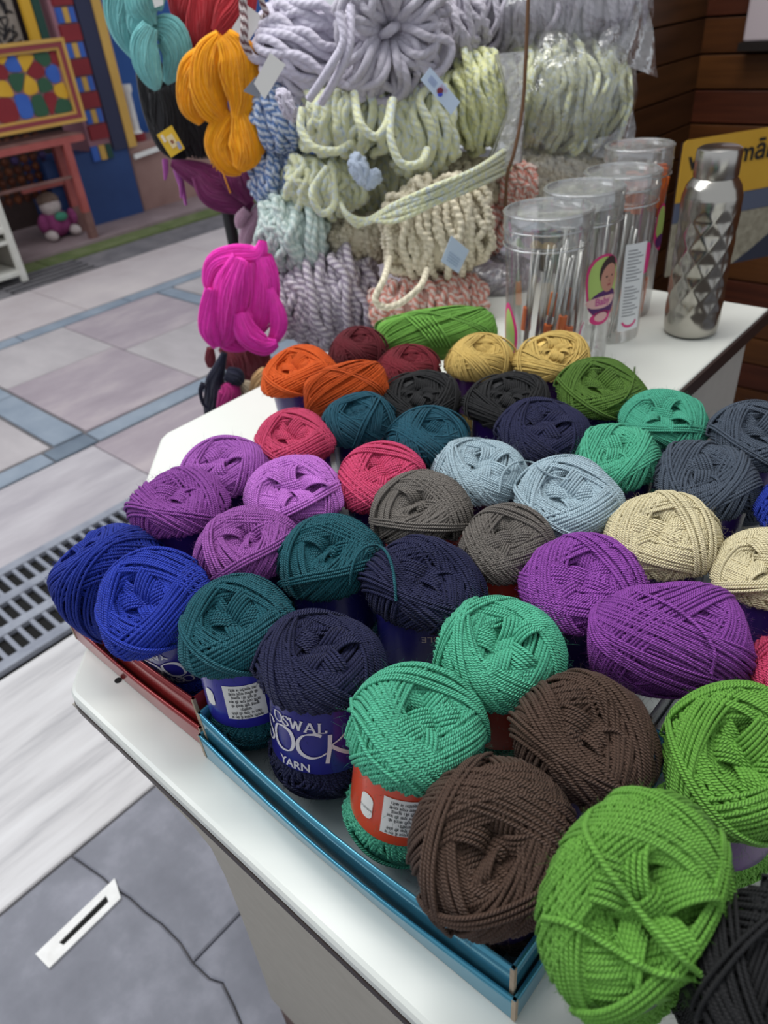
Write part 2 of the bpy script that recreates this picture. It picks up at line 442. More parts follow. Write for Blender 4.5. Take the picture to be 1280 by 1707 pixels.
# ------------------------------------------------------------------ the shop across the lane
M_dark = mottled('dim_shop_wall', (52, 40, 40), (74, 58, 56), 3, 0.9)
wl = structure(MB().box((-5.75, 1.2, 1.2), (0.10, 3.6, 2.6)).build('wall_left', M_dark))
M_bluewall = mottled('bright_blue_wall', (40, 82, 150), (52, 98, 168), 3, 0.7)
structure(MB().box((-5.78, 4.2, 1.2), (0.10, 2.4, 2.6)).build('wall_far', M_bluewall))
g = empty('painted_pillar', (-5.3, 2.9, 0), 'pillar painted with red and blue blocks beside a navy and a yellow band', 'pillar')
M_pblue = mottled('deep_blue_paint', (32, 58, 108), (42, 70, 122), 4, 0.6)
M_navyp = mat('navy_paint', (38, 42, 72), 0.6); M_yelp = mottled('ochre_paint', (196, 152, 72), (208, 166, 86), 5, 0.6)
M_redp = mottled('brick_red_paint', (124, 30, 38), (140, 38, 46), 5, 0.6); M_pinkp = mat('dusty_pink_paint', (170, 120, 130), 0.7)
M_bblue = mottled('cobalt_paint', (48, 88, 172), (60, 102, 186), 5, 0.6); M_greenp = mat('bottle_green_paint', (22, 66, 54), 0.6)
MB().box((-5.36, 2.74, 0.24), (0.32, 0.64, 0.50)).build('plinth', M_pblue, g)
MB().box((-5.36, 2.935, 1.25), (0.30, 0.30, 1.56)).build('shaft', M_pinkp, g)
MB().box((-5.20, 3.005, 1.25), (0.03, 0.115, 1.56)).build('navy_band', M_navyp, g)
MB().box((-5.195, 3.095, 1.25), (0.04, 0.065, 1.56)).build('ochre_band', M_yelp, g)
MB().box((-5.22, 2.70, 1.45), (0.03, 0.055, 0.9)).build('green_band', M_greenp, g)
MB().box((-5.22, 2.635, 1.45), (0.035, 0.06, 0.9)).build('yellow_band', mat('signal_yellow_paint', (214, 164, 40), 0.6), g)
for k in range(8):
    z = 0.60 + k * 0.19
    MB().box((-5.20, 2.87, z), (0.03, 0.135, 0.088)).build('red_block', M_redp, g)
    for y, m in ((2.828, M_bblue), (2.912, M_bblue), (2.87, M_yelp)):
        MB().box((-5.20, y, z + 0.095), (0.024, 0.038, 0.08)).build('blue_block' if m is M_bblue else 'yellow_block', m, g)
for y, m in ((2.80, M_bblue), (2.86, M_yelp), (2.905, M_greenp)):
    MB().box((-5.195, y, 0.475), (0.02, 0.05, 0.09)).build('blue_block', m, g)
M_ledge = mottled('brownish_pink_plaster', (138, 106, 100), (164, 132, 124), 3, 0.85, 0.1)
ld = empty('stone_ledge', (-5.45, 3.6, 0), 'brownish pink plastered ledge beside the blue pillar base', 'ledge')
MB().box((-5.45, 3.66, 0.235), (0.44, 1.16, 0.48), bevel=0.01).build('body', M_ledge, ld)
MB().bar((-5.21, 3.10, 0.40), (-5.21, 3.32, 0.42), 0.02, 0.03).build('white_ledge_strip', M_white, ld)
pk = empty('painted_white_post', (-5.35, 3.3, 0.48), 'white and green painted post standing on the pink ledge', 'post')
MB().lathe([(0.05, 0), (0.05, 0.05), (0.032, 0.07), (0.032, 0.30), (0.045, 0.32), (0.045, 0.36)], (-5.35, 3.25, 0.475), 12).build('shaft', M_white, pk, smooth=True, angle=40)
MB().lathe([(0.062, 0), (0.062, 0.05)], (-5.35, 3.25, 0.475), 12).build('red_foot', M_redp, pk)
MB().box((-5.40, 3.19, 0.64), (0.02, 0.08, 0.34)).build('green_board', M_greenp, pk)

# painted board with crazy-paving colours leaning over the red table
PX = -5.02
def onx(x, y, X=PX):
    d = FWD + (x - 640) / F * RIGHT - (y - 853.5) / F * UP
    return CAM + d * ((X - CAM[0]) / d[0])
bd = empty('painted_board', (PX, 2.3, 0.70), 'board painted with coloured patches inside a yellow and red frame', 'board')
BZ0, BZ1 = 0.70, 1.155
MB().box((PX - 0.015, 2.33, (BZ0 + BZ1) / 2), (0.02, 0.74, BZ1 - BZ0)).build('backing', M_pinkp, bd)
def frame(y0, y1, z0, z1, w, m, name, th):
    MB().box((PX + th / 2, (y0 + y1) / 2, z1 - w / 2), (th, y1 - y0, w)).build(name, m, bd)
    MB().box((PX + th / 2, (y0 + y1) / 2, z0 + w / 2), (th, y1 - y0, w)).build(name, m, bd)
    MB().box((PX + th / 2, y0 + w / 2, (z0 + z1) / 2), (th, w, z1 - z0 - 2 * w)).build(name, m, bd)
    MB().box((PX + th / 2, y1 - w / 2, (z0 + z1) / 2), (th, w, z1 - z0 - 2 * w)).build(name, m, bd)
frame(1.96, 2.70, BZ0, BZ1, 0.02, M_yelp, 'yellow_frame', 0.03)
frame(1.98, 2.68, BZ0 + 0.02, BZ1 - 0.02, 0.026, mat('rose_red_paint', (140, 56, 62), 0.6), 'red_frame', 0.026)
frame(2.006, 2.654, BZ0 + 0.046, BZ1 - 0.046, 0.014, M_yelp, 'inner_frame', 0.02)
M_by, M_br, M_bb, M_bg = mottled('patch_yellow', (206, 156, 34), (218, 172, 52), 6, 0.6), M_redp, M_bblue, mat('patch_green', (40, 84, 58), 0.6)
cells = [('b', 95, 525), ('y', 205, 485), ('g', 345, 470), ('r', 470, 455), ('r', 300, 575), ('b', 435, 610), ('g', 135, 665),
         ('y', 250, 715), ('g', 368, 705), ('y', 500, 755), ('r', 415, 810), ('b', 195, 850), ('g', 318, 840), ('r', 60, 880), ('y', 25, 725), ('r', 0, 590), ('b', -70, 690), ('g', 510, 860), ('y', 0, 455), ('r', -90, 520), ('y', -110, 850), ('p', 545, 600), ('g', -160, 640), ('b', -190, 780), ('y', -200, 500)]
rr = random.Random(3)
seeds = [onx(x * 260 / 1280, y * 260 / 1280)[1:] for _, x, y in cells]
for i, (c_, _, _) in enumerate(cells):
    poly = [np.array(p) for p in ((2.022, BZ0 + 0.062), (2.638, BZ0 + 0.062), (2.638, BZ1 - 0.062), (2.022, BZ1 - 0.062))]
    for j, s_ in enumerate(seeds):                                  # keep the part of the field nearer to this seed than to any other
        if j == i or not poly: continue
        m_, d_ = (seeds[i] + s_) / 2, s_ - seeds[i]
        out = []
        for a_, b_ in zip(poly, poly[1:] + poly[:1]):
            fa, fb = (a_ - m_) @ d_, (b_ - m_) @ d_
            if fa <= 0: out.append(a_)
            if fa * fb < 0: out.append(a_ + (b_ - a_) * fa / (fa - fb))
        poly = out
    if len(poly) < 3 or c_ == 'p': continue
    ce = sum(poly) / len(poly)
    poly = [ce + (p - ce) * 0.84 for p in poly]
    pts = smoothcurve(poly, 3 * len(poly), True)
    MB().prism([(PX - 0.004, p[0], p[1]) for p in pts], (0.009, 0, 0)).build('painted_patch', {'y': M_by, 'r': M_br, 'b': M_bb, 'g': M_bg}[c_], bd)
# pale poster above it
ps = empty('pale_poster', (-5.30, 2.3, 1.06), 'pale grey poster with black scribbled figures above the painted board', 'poster')
MB().box((-5.31, 2.26, 1.42), (0.015, 0.68, 0.68)).build('sheet', mottled('stained_paper', (150, 140, 130), (176, 166, 156), 5, 0.9), ps)
sw = Sweep()
for k in range(26):
    y, z = rr.uniform(2.36, 2.55), rr.uniform(1.12, 1.6)
    p = smoothcurve([(-5.30, y + rr.uniform(-.06, .06), z + rr.uniform(-.06, .06)) for _ in range(5)], 20)
    sw.tubes(p, 0.006, 4)
sw.build('ink_scribble', mat('ink_black', (38, 36, 40), 0.8), ps)
MB().ball((-5.30, 2.25, 1.12), (0.006, 0.03, 0.03), 10).build('red_dab', M_redp, ps)

# red metal table
M_redm = mottled('worn_red_metal', (150, 70, 66), (176, 92, 86), 8, 0.5, 0.1)
M_rust = mottled('rusted_leg_foot', (104, 72, 68), (132, 96, 90), 12, 0.7, 0.2)
t = empty('red_metal_table', (-5.0, 2.0, 0.03), 'red metal frame table under the painted board', 'table')
MB().bar((-4.90, 1.45, 0.625), (-4.90, 2.58, 0.625), 0.04, 0.035).build('front_rail', M_redm, t)
MB().bar((-4.90, 2.58, 0.625), (-5.18, 2.62, 0.63), 0.04, 0.03).build('side_rail', M_redm, t)
MB().box((-5.05, 2.02, 0.645), (0.28, 1.16, 0.012)).build('tabletop', M_rust, t)
for (x, y) in ((-4.90, 2.46), (-5.16, 2.52), (-4.90, 1.50), (-5.16, 1.50)):
    lg = MB().bar((x, y, 0.03), (x, y, 0.61), 0.045, 0.045).build('leg', M_redm, t)
    MB().bar((x, y, 0.03), (x, y, 0.2), 0.05, 0.05).build('foot', M_rust, lg)
MB().bar((-4.90, 1.50, 0.42), (-4.90, 2.46, 0.42), 0.015, 0.018).build('stretcher', M_rust, t)
MB().bar((-5.16, 2.2, 0.36), (-5.16, 2.52, 0.36), 0.03, 0.03).build('stretcher', M_redm, t)

# strings of brown wooden beads hanging behind the table
M_bead = mottled('reddish_brown_bead', (80, 40, 28), (116, 62, 38), 14, 0.6)
M_bead2 = mottled('orange_brown_bead', (104, 54, 30), (134, 76, 44), 14, 0.6)
M_violet = mat('violet_bead', (74, 58, 110), 0.6)
ORD = ['first', 'second', 'third', 'fourth', 'fifth', 'sixth', 'seventh', 'eighth']
BEADL = ['string of brown beads behind the red table, %s from the left' % o for o in ORD]
bead = None
for k in range(8):
    y = 2.02 + k * 0.064
    g = empty('bead_garland', (-5.28, y, 0.75), BEADL[k], 'garland', 'brown bead strings behind the red table')
    s = Sweep(); s.tubes(np.array([(-5.28, y, 0.26), (-5.28, y, 0.5), (-5.28, y, 0.78)]), 0.003, 4); s.build('cord', M_bead, g)
    for j in range(9):
        mm = M_violet if (j == 4 and k % 3 == 1) else (M_bead2 if (j + k) % 3 == 0 else M_bead)
        b_ = MB().ball((0, 0, 0), (0.028, 0.028, 0.027), 10).build('bead', mm, smooth=True) if bead is None else bpy.data.objects.new('bead', bead)
        if bead is None: bead = b_.data
        else: col.objects.link(b_)
        b_.material_slots[0].link = 'OBJECT'; b_.material_slots[0].material = mm
        b_.location = (-5.28, y, 0.30 + j * 0.056); b_.parent = g; b_.matrix_parent_inverse = Matrix.Translation((5.28, -y, -0.75))

# small cloth doll on the step under the table
dl = empty('cloth_doll', (-5.18, 2.36, 0.03), 'small magenta and white cloth doll sitting under the red table', 'doll')
M_mag = mottled('magenta_cloth', (120, 44, 92), (150, 70, 120), 30, 0.9); M_wc = mottled('pale_cloth', (176, 160, 160), (206, 194, 190), 30, 0.9); M_teal = mat('mint_cloth', (66, 136, 112), 0.9)
MB().ball((-5.18, 2.36, 0.125), (0.10, 0.115, 0.09), 16).build('body', M_mag, dl, smooth=True)
MB().ball((-5.15, 2.35, 0.24), (0.065, 0.07, 0.065), 16).build('head', M_wc, dl, smooth=True)
for s_ in (-1, 1):
    MB().ball((-5.10, 2.36 + s_ * 0.085, 0.07), (0.07, 0.035, 0.035), 12).build('leg', M_wc, dl, smooth=True)
    MB().ball((-5.12, 2.36 + s_ * 0.105, 0.15), (0.04, 0.03, 0.055), 12).build('arm', M_mag, dl, smooth=True)
MB().ball((-5.08, 2.37, 0.175), (0.03, 0.045, 0.03), 12).build('bow', M_teal, dl, smooth=True)
MB().ball((-5.16, 2.35, 0.275), (0.068, 0.074, 0.05), 14).build('hat', mottled('brown_cloth', (96, 76, 66), (130, 108, 96), 20, 0.9), dl, smooth=True)

# white rack at the left edge
M_rack = mottled('cream_painted_rack', (196, 194, 184), (222, 220, 212), 10, 0.5)
rk = empty('white_rack', (-4.6, 1.5, 0), 'white painted shelf rack standing on the lane at the left edge', 'rack')
for (x, y) in ((-4.5, 1.76), (-4.5, 1.10), (-4.85, 1.76), (-4.85, 1.10)): MB().bar((x, y, 0.012), (x, y, 0.52), 0.035, 0.035).build('post', M_rack, rk)
for z in (0.06, 0.235, 0.30): MB().box((-4.675, 1.43, z), (0.36, 0.66, 0.028 if z != 0.235 else 0.02), bevel=0.004).build('shelf', M_rack, rk)
MB().box((-4.72, 1.78, 0.27), (0.30, 0.012, 0.46)).build('side_panel', mottled('grey_board', (134, 130, 120), (156, 152, 142), 6, 0.7), rk)

# ------------------------------------------------------------------ timber walls of the shop on the right
M_pl = [wood('brown_plank_%d' % k, a, b, 3.0, ax, 0.42) for k, (a, b, ax) in enumerate((((70, 38, 14), (104, 60, 26), 'x'), ((84, 48, 18), (112, 68, 30), 'x'), ((66, 30, 16), (96, 48, 28), 'x'), ((50, 28, 12), (74, 44, 22), 'y'), ((60, 36, 16), (86, 52, 26), 'y')))]
M_wdark = mat('plank_gap', (24, 14, 8), 0.8)
WX, WY = -0.90, 2.30
wb = structure(MB().box((0.50, WY + 0.05, 1.2), (3.0, 0.06, 2.5)).build('wall_back', M_wdark))
wr = structure(MB().box((WX - 0.05, 1.97, 1.2), (0.06, 0.68, 2.5)).build('wall_side', M_wdark))
z = 0.015; k = 0
hh = 0.083
while z < 2.3:
    a, b = WX, 2.0
    cut = rr.uniform(0.2, 0.9)
    for x0, x1 in ((a, cut), (cut, b)):
        MB().box(((x0 + x1) / 2, WY + 0.008, z + hh / 2), (x1 - x0 - 0.003, 0.024, hh - 0.005), bevel=0.002).build('plank', M_pl[(k * 2 + (x0 > a)) % 3], wb)
    MB().box((WX - 0.008, 1.97, z + hh / 2), (0.024, 0.66, hh - 0.004), bevel=0.002).build('plank', M_pl[3 + k % 2], wr)
    z += hh; k += 1
# white switch box on the timber wall
sx = empty('white_wall_box', (-0.55, 2.26, 1.1), 'white box fixed high on the brown timber wall at the right edge', 'box')
MB().box((-0.625, 2.268, 1.19), (0.30, 0.05, 0.30), bevel=0.006).build('case', mat('pinkish_white_plastic', (206, 192, 196), 0.5), sx)
MB().box((-0.60, 2.262, 1.03), (0.36, 0.06, 0.018)).build('painted_shadow', M_wdark, sx)  # dark strip standing in for the shadow below the white box

# ================================================================== THE COUNTER
TOP = 0.80
M_lam = mottled('white_laminate', (214, 216, 209), (222, 224, 217), 2, 0.28, 0.0, spec=0.5)
M_edge = mat('dark_brown_edging', (44, 28, 24), 0.45)
M_front = mottled('grey_beige_laminate', (168, 161, 148), (178, 171, 158), 60, 0.55, 0.03)
M_side = mottled('beige_side_laminate', (178, 174, 166), (188, 184, 176), 20, 0.55)
ct = empty('shop_counter', (-0.4, 0.5, 0.0), 'white laminate counter with a cut corner and grey beige front, covered in yarn', 'counter')
def arc(c, r, a0, a1, n=6): return [(c[0] + r * math.cos(math.radians(a)), c[1] + r * math.sin(math.radians(a))) for a in np.linspace(a0, a1, n)]
outline = arc((-0.452, 0.122), 0.022, 225, 270) + [(1.2, 0.10), (1.2, 0.66), (-0.286, 0.66), (-0.286, 1.127), (-0.751, 1.127), (-0.751, 0.394), (-0.744, 0.380)]
bm = bmesh.new()
rings = []
cx0, cy0 = -0.45, 0.55
def inset(P, d):
    out = []; n = len(P)
    for i in range(n):
        a, b, e = (Vector((*P[(i + k) % n], 0)) for k in (-1, 0, 1))
        n1 = Vector((-(b - a).y, (b - a).x, 0)).normalized(); n2 = Vector((-(e - b).y, (e - b).x, 0)).normalized()
        m = (n1 + n2).normalized(); m *= d / max(0.4, m.dot(n1)); out.append(b + m)
    return out
for d, z in ((0.0015, TOP - 0.012), (0, TOP - 0.011), (0, TOP - 0.004), (0.0015, TOP - 0.001), (0.004, TOP)):
    rings.append([bm.verts.new((p.x, p.y, z)) for p in inset(outline, d)])
n = len(outline)
for a, b in zip(rings, rings[1:]):
    for k in range(n): bm.faces.new((a[k], a[(k + 1) % n], b[(k + 1) % n], b[k]))
for rg in (rings[0], rings[-1]):
    for t_ in tessellate_polygon([[v.co for v in rg]]): bm.faces.new([rg[i] for i in t_])
m_ = MB(); m_.bm.free(); m_.bm = bm
m_.build('worktop', M_lam, ct)
MB().prism([(p.x, p.y, TOP - 0.019) for p in inset(outline, -0.0008)], (0, 0, 0.0062)).build('lower_edging', M_edge, ct)
MB().box((-0.2845, 0.8935, TOP - 0.0125), (0.004, 0.467, 0.02)).build('side_edging', M_edge, ct)
# sloping front panel, its left end curving in under the cut corner
def onslope(x, y):
    d = FWD + (x - 640) / F * RIGHT - (y - 853.5) / F * UP     # plane: Y = 0.104 + 0.084 * (0.783 - z)
    t_ = (0.104 + 0.084 * (0.783 - CAM[2]) - CAM[1]) / (d[1] + 0.084 * d[2])
    return CAM + d * t_
fp = [onslope(*p) for p in ((120, 1174), (150, 1204), (199, 1248), (260, 1312), (320, 1374), (352, 1414), (375, 1460), (397, 1514), (420, 1575), (442, 1634), (452, 1665))]
fp = [(-0.458, 0.104, 0.783)] + [p for p in fp if p[2] < 0.782]
zb = fp[-1][2]
fp += [(1.18, 0.104 + 0.084 * (0.783 - zb), zb), (1.18, 0.104, 0.783)]
MB().prism(fp, (0, 0.012, 0.001)).build('front_panel', M_front, ct)
MB().box((0.36, 0.38, 0.42), (1.6, 0.42, 0.70)).build('carcass', M_side, ct)
MB().box((-0.50, 0.84, 0.415), (0.40, 0.52, 0.733)).build('carcass', M_side, ct)
MB().box((0.36, 0.36, 0.05), (1.66, 0.39, 0.10)).build('plinth', mottled('reddish_brown_plinth', (88, 66, 60), (112, 88, 80), 14, 0.6), ct)
MB().box((-0.50, 0.84, 0.025), (0.38, 0.5, 0.05)).build('plinth', M_edge, ct)
MB().lathe([(0.0028, 0), (0.0028, 0.0006)], (-0.4385, 0.131, TOP), 12).build('screw_hole', M_black, ct)

# ------------------------------------------------------------------ cardboard trays
def tray(name, x0, x1, y0, y1, h, mo, mi, label, lidh=0.026, bow=0.004):
    t_ = empty(name, ((x0 + x1) / 2, (y0 + y1) / 2, TOP), label, 'tray')
    th = 0.0018
    def wall(a, b, z0, z1, out, mm, nm, parent, bw):
        a, b, o_ = np.array(a), np.array(b), np.array(out)
        n_ = 14; s_ = Sweep()
        u_ = np.linspace(0, 1, n_); zz = np.linspace(z0, z1, 5)
        G = np.zeros((5, n_, 3)); H = np.zeros((5, n_, 3))
        for i, z_ in enumerate(zz):
            f_ = (z_ - z0) / max(1e-6, z1 - z0)
            off = bw * np.sin(pi * u_) * (0.25 + 0.75 * f_)
            pt = a[None] * (1 - u_[:, None]) + b[None] * u_[:, None]
            G[i, :, :2] = pt + o_[None] * off[:, None]; G[i, :, 2] = z_
            H[i, :, :2] = pt + o_[None] * (off[:, None] - th); H[i, :, 2] = z_
        s_.grid(np.concatenate([G, H[::-1], G[:1]])); return s_.build(nm, mm, parent)
    e = 0.0035
    for nm, pr, d, z0, z1 in (('lid', None, e, TOP + 0.0008, TOP + lidh), ('inner_tray', None, 0.0, TOP + 0.003, TOP + h)):
        p_ = MB().box(((x0 + x1) / 2, (y0 + y1) / 2, z0 + 0.0008), (x1 - x0 + 2 * d - 0.004, y1 - y0 + 2 * d - 0.004, 0.0014)).build(nm, mi, t_)
        X0, X1, Y0, Y1 = x0 - d, x1 + d, y0 - d, y1 + d
        mm = mo
        wall((X0, Y0), (X1, Y0), z0, z1, (0, -1), mm, 'side', p_, bow)
        wall((X1, Y0), (X1, Y1), z0, z1, (1, 0), mm, 'side', p_, bow * 0.3)
        wall((X1, Y1), (X0, Y1), z0, z1, (0, 1), mm, 'side', p_, bow * 0.3)
        wall((X0, Y1), (X0, Y0), z0, z1, (-1, 0), mm, 'side', p_, bow * 0.3)
        for (cx_, cy_) in ((X0, Y0), (X1, Y0)):
            MB().box((cx_ + (0.0008 if cx_ == X0 else -0.0008), cy_ + 0.0008, (z0 + z1) / 2), (0.0024, 0.0024, z1 - z0 - 0.001)).build('worn_corner', M_card, p_)
    return t_
M_card = mottled('torn_card', (150, 132, 112), (180, 164, 142), 60, 0.9)
M_cy = mottled('glossy_cyan_card', (62, 132, 156), (76, 146, 170), 4, 0.18, spec=0.6); M_cy.node_tree.nodes['Principled BSDF'].inputs['Metallic'].default_value = 0.55; M_cyi = mat('pale_card', (196, 204, 204), 0.6)
M_rd = mottled('glossy_dark_red_card', (132, 34, 34), (150, 44, 44), 6, 0.2, spec=0.6); M_rd.node_tree.nodes['Principled BSDF'].inputs['Metallic'].default_value = 0.35
tray('cyan_tray', -0.322, -0.078, 0.134, 0.300, 0.046, M_cy, M_cyi, 'shallow cyan card tray holding teal, navy, sea green and brown yarn balls', 0.024, 0.006)
tray('red_tray', -0.505, -0.332, 0.138, 0.300, 0.048, M_rd, M_cyi, 'shallow dark red card tray holding the royal blue yarn balls', 0.024, 0.003)
for (x0, x1, y0, y1, c_, lab) in ((-0.555, -0.335, 0.320, 0.490, M_cyi, 'pale card tray almost hidden under the lilac and pink yarn balls'),
                                  (-0.325, -0.095, 0.318, 0.478, M_cyi, 'pale card tray almost hidden under the taupe and purple yarn balls')):
    tray('pale_tray', x0, x1, y0, y1, 0.03, c_, c_, lab, 0.016, 0.002)

# ================================================================== YARN BALLS
HH = 0.061          # half the height of a ball
BAND_R = 0.0315
Z0, Z1 = 0.035, 0.083            # lower and upper edge of the paper band on the ball
def ball_mesh(seed, R=0.0374, strand=0.00114, waist=1.0, nb=20, seg=72, sides=6, crater=0.020, rc=0.0195, alpha=0.50, lump=0.0015, bend=0.27):
    """a wound ball: parallel strands laid in bands that cross each other, nested bands lining the hollow at the end"""
    r_ = np.random.default_rng(seed)
    lk = r_.normal(size=(6, 3)) * 55; lp = r_.uniform(0, 6.28, 6)
    def surf(P, off):
        zn = P[..., 2]; ph = np.arctan2(P[..., 1], P[..., 0])
        rr_ = R * np.power(np.clip(1 - np.abs(zn) ** 2.5, 0, 1), 0.52)
        zz = HH * np.sign(zn) * np.abs(zn) ** 0.95
        nz = zz / HH ** 2; nr = rr_ / R ** 2; nl = np.sqrt(nz ** 2 + nr ** 2) + 1e-9
        zz2 = zz - np.sign(zn) * crater * np.exp(-(rr_ / rc) ** 2)
        rr2 = rr_ + off * nr / nl
        sm = np.clip((np.abs(zz + HH - (Z0 + Z1) / 2) - (Z1 - Z0) / 2 - 0.0008) / np.where(zz < 0, 0.016, 0.009), 0, 1); sm = sm * sm * (3 - 2 * sm)
        rr2 = np.where(zz < 0, rr2 * (1 - 0.10 * np.clip((-zz - 0.015) / 0.02, 0, 1)), rr2)
        if waist: rr2 = np.minimum(rr2, BAND_R - 0.0022 + sm * 0.02 + 0.05 * off)
        zz2 = zz2 + off * nz / nl
        Q = np.stack([rr2 * np.cos(ph), rr2 * np.sin(ph), zz2], -1)
        l = sum(np.sin(Q @ lk[i] + lp[i]) for i in range(6)) * lump / 3
        if waist: l = l * sm
        Q = Q * (1 + l[..., None] / R)
        if bend:                                                  # the free end of the ball flops over to one side (-y)
            zp = Z1 - HH - 0.006
            tb = np.clip((Q[..., 2] - zp) / 0.034, 0, 1); tb = bend * tb * tb * (3 - 2 * tb)
            y_, z_ = Q[..., 1].copy(), Q[..., 2] - zp
            Q[..., 1] = y_ * np.cos(tb) - z_ * np.sin(tb); Q[..., 2] = zp + y_ * np.sin(tb) + z_ * np.cos(tb)
        return Q
    S = Sweep()
    def band(e_off, phi, a, k, t, jit, closed):
        # great circle whose nearest approach to the pole is a
        ca, sa = math.cos(a), math.sin(a)
        nrm = np.array([math.cos(phi) * ca, math.sin(phi) * ca, sa]) if r_.random() < 0.5 else np.array([math.cos(phi) * ca, math.sin(phi) * ca, -sa])
        e1 = np.cross(nrm, [0, 0, 1.0]); e1 /= np.linalg.norm(e1); e2 = np.cross(nrm, e1)
        if e2[2] < 0: e2 = -e2
        dl = (np.arange(k) - (k - 1) / 2) * strand * 2.08 / (R * 1.2)
        C = []
        for d in dl:
            wob = d + 0.012 * np.sin(t * r_.integers(1, 4) + r_.uniform(0, 6)) + r_.normal(0, 0.006)
            P = np.cos(wob)[:, None] * (np.cos(t)[:, None] * e1 + np.sin(t)[:, None] * e2) + np.sin(wob)[:, None] * nrm
            P /= np.linalg.norm(P, axis=1, keepdims=True)
            C.append(surf(P, e_off + r_.normal(0, jit)))
        C = np.array(C); C[..., 2] += HH
        ctr = np.array([0, 0, HH]); nref = (C - ctr) * np.array([1, 1, 0.5])
        S.tubes(C, strand, sides, closed, nref)
    tt = np.linspace(0, 2 * pi, seg, endpoint=False)
    th_ = np.linspace(pi / 2 - 1.25, pi / 2 + 1.25, seg // 2)     # only over the top
    ga = 2.39996
    p0 = r_.uniform(0, 6)
    for j, (al, dn) in enumerate(((0.06, -0.0085), (0.18, -0.006), (0.30, -0.0035))):
        for i in range(6): band(dn + i * 0.0004, p0 + i * ga + j, al + r_.uniform(-0.05, 0.05), 7, th_, 0.0003, False)
    for i in range(nb):
        band(0.0075 * i / nb - 0.0015, p0 + i * ga * (1 + 0.02 * r_.normal()), alpha + r_.uniform(-0.12, 0.13), int(r_.integers(7, 12)), tt, 0.00025, True)
    for i in range(2):                                            # a few strands wound last, across the bands
        band(0.0068, r_.uniform(0, 6), alpha + r_.uniform(-0.1, 0.2), int(r_.integers(2, 5)), tt, 0.0002, True)
    t_ = np.linspace(0, 2 * pi, 26, endpoint=False)               # folded loops tucked into the hollow
    q0 = r_.uniform(0, 6)
    for i in range(6):
        an = q0 + i * 1.257 + r_.normal(0, 0.3); rho = rc * (r_.uniform(0.48, 0.74) if i < 5 else 0.08)
        cc = np.array([rho * math.cos(an), rho * math.sin(an), HH * 2 - crater * (0.80 if i < 5 else 0.92) - 0.0025 * r_.random()])
        aa = an + r_.normal(0, 0.5); tn = np.array([-math.sin(aa), math.cos(aa), r_.normal(0, 0.25)]); tn /= np.linalg.norm(tn)
        rd = np.array([math.cos(an), math.sin(an), 0.35]); up_ = np.cross(rd, tn)
        nl = int(r_.integers(6, 9)); lr = rc * r_.uniform(0.27, 0.40)
        C = []
        for j in range(nl):
            o_ = (j - (nl - 1) / 2) * strand * 2.1
            C.append(cc + tn * (o_ + 0.0012 * np.sin(t_ + i))[:, None] + (lr * 1.25 * np.cos(t_) * (1 + 0.06 * r_.normal()))[:, None] * rd + (lr * np.sin(t_) * (1 - 0.04 * abs(j - nl / 2)))[:, None] * up_ * np.sign(up_[2]))
        C = np.array(C); nr_ = C - cc
        if bend:
            zp = Z1 - 0.006; y_, z_ = C[..., 1].copy(), C[..., 2] - zp
            C[..., 1] = y_ * math.cos(bend) - z_ * math.sin(bend); C[..., 2] = zp + y_ * math.sin(bend) + z_ * math.cos(bend)
        S.tubes(C, strand, sides, True, nr_)
    # stray fibres standing off the surface
    nh = 2600
    W = r_.normal(size=(nh, 3)); W /= np.linalg.norm(W, axis=1, keepdims=True)
    Hb = surf(W, 0.006); Hd = Hb * np.array([1, 1, 0.6]); Hd /= np.linalg.norm(Hd, axis=1, keepdims=True)
    Tg = r_.normal(size=(nh, 3)); Hl = r_.uniform(0.0015, 0.0042, (nh, 1))
    H3 = np.stack([Hb, Hb + Hl * (0.35 * Hd + 0.28 * Tg), Hb + Hl * (0.45 * Hd + 0.62 * Tg)], 1); H3[..., 2] += HH
    S.tubes(H3, np.array([0.00006, 0.00006, 0.00003]) * np.ones((nh, 1)), 3)
    u_ = np.linspace(0, 2 * pi, 28, endpoint=False); v_ = np.linspace(0.001, pi - 0.001, 24)
    P = np.stack([np.sin(v_)[:, None] * np.cos(u_)[None], np.sin(v_)[:, None] * np.sin(u_)[None], np.broadcast_to(np.cos(v_)[:, None], (24, 28))], -1)
    Gd = surf(P, -0.0035); Gd[..., 2] += HH; S.grid(Gd, wrap=True)
    return S.build('winding', None).data

def free_last():
    o = [o for o in col.objects if o.name.startswith('winding') and o.parent is None]
    for x in o: bpy.data.objects.remove(x)
VAR = [ball_mesh(11), ball_mesh(23, alpha=0.56), ball_mesh(37, alpha=0.46, crater=0.023), ball_mesh(41, alpha=0.60, rc=0.021),
       ball_mesh(53, alpha=0.52, rc=0.021), ball_mesh(67, alpha=0.66, crater=0.022),
       ball_mesh(71, R=0.0368, strand=0.0009, nb=23, seg=60, sides=5, lump=0.003, rc=0.015, crater=0.014), ball_mesh(83, R=0.0368, strand=0.0009, nb=23, seg=60, sides=5, lump=0.003, alpha=0.7, rc=0.015, crater=0.014),
       ball_mesh(91, R=0.0365, nb=23, lump=0.002, waist=0, alpha=0.7, bend=0), ball_mesh(97, R=0.0365, strand=0.0009, nb=24, seg=60, sides=5, lump=0.003, waist=0, alpha=0.62, bend=0)]
free_last()

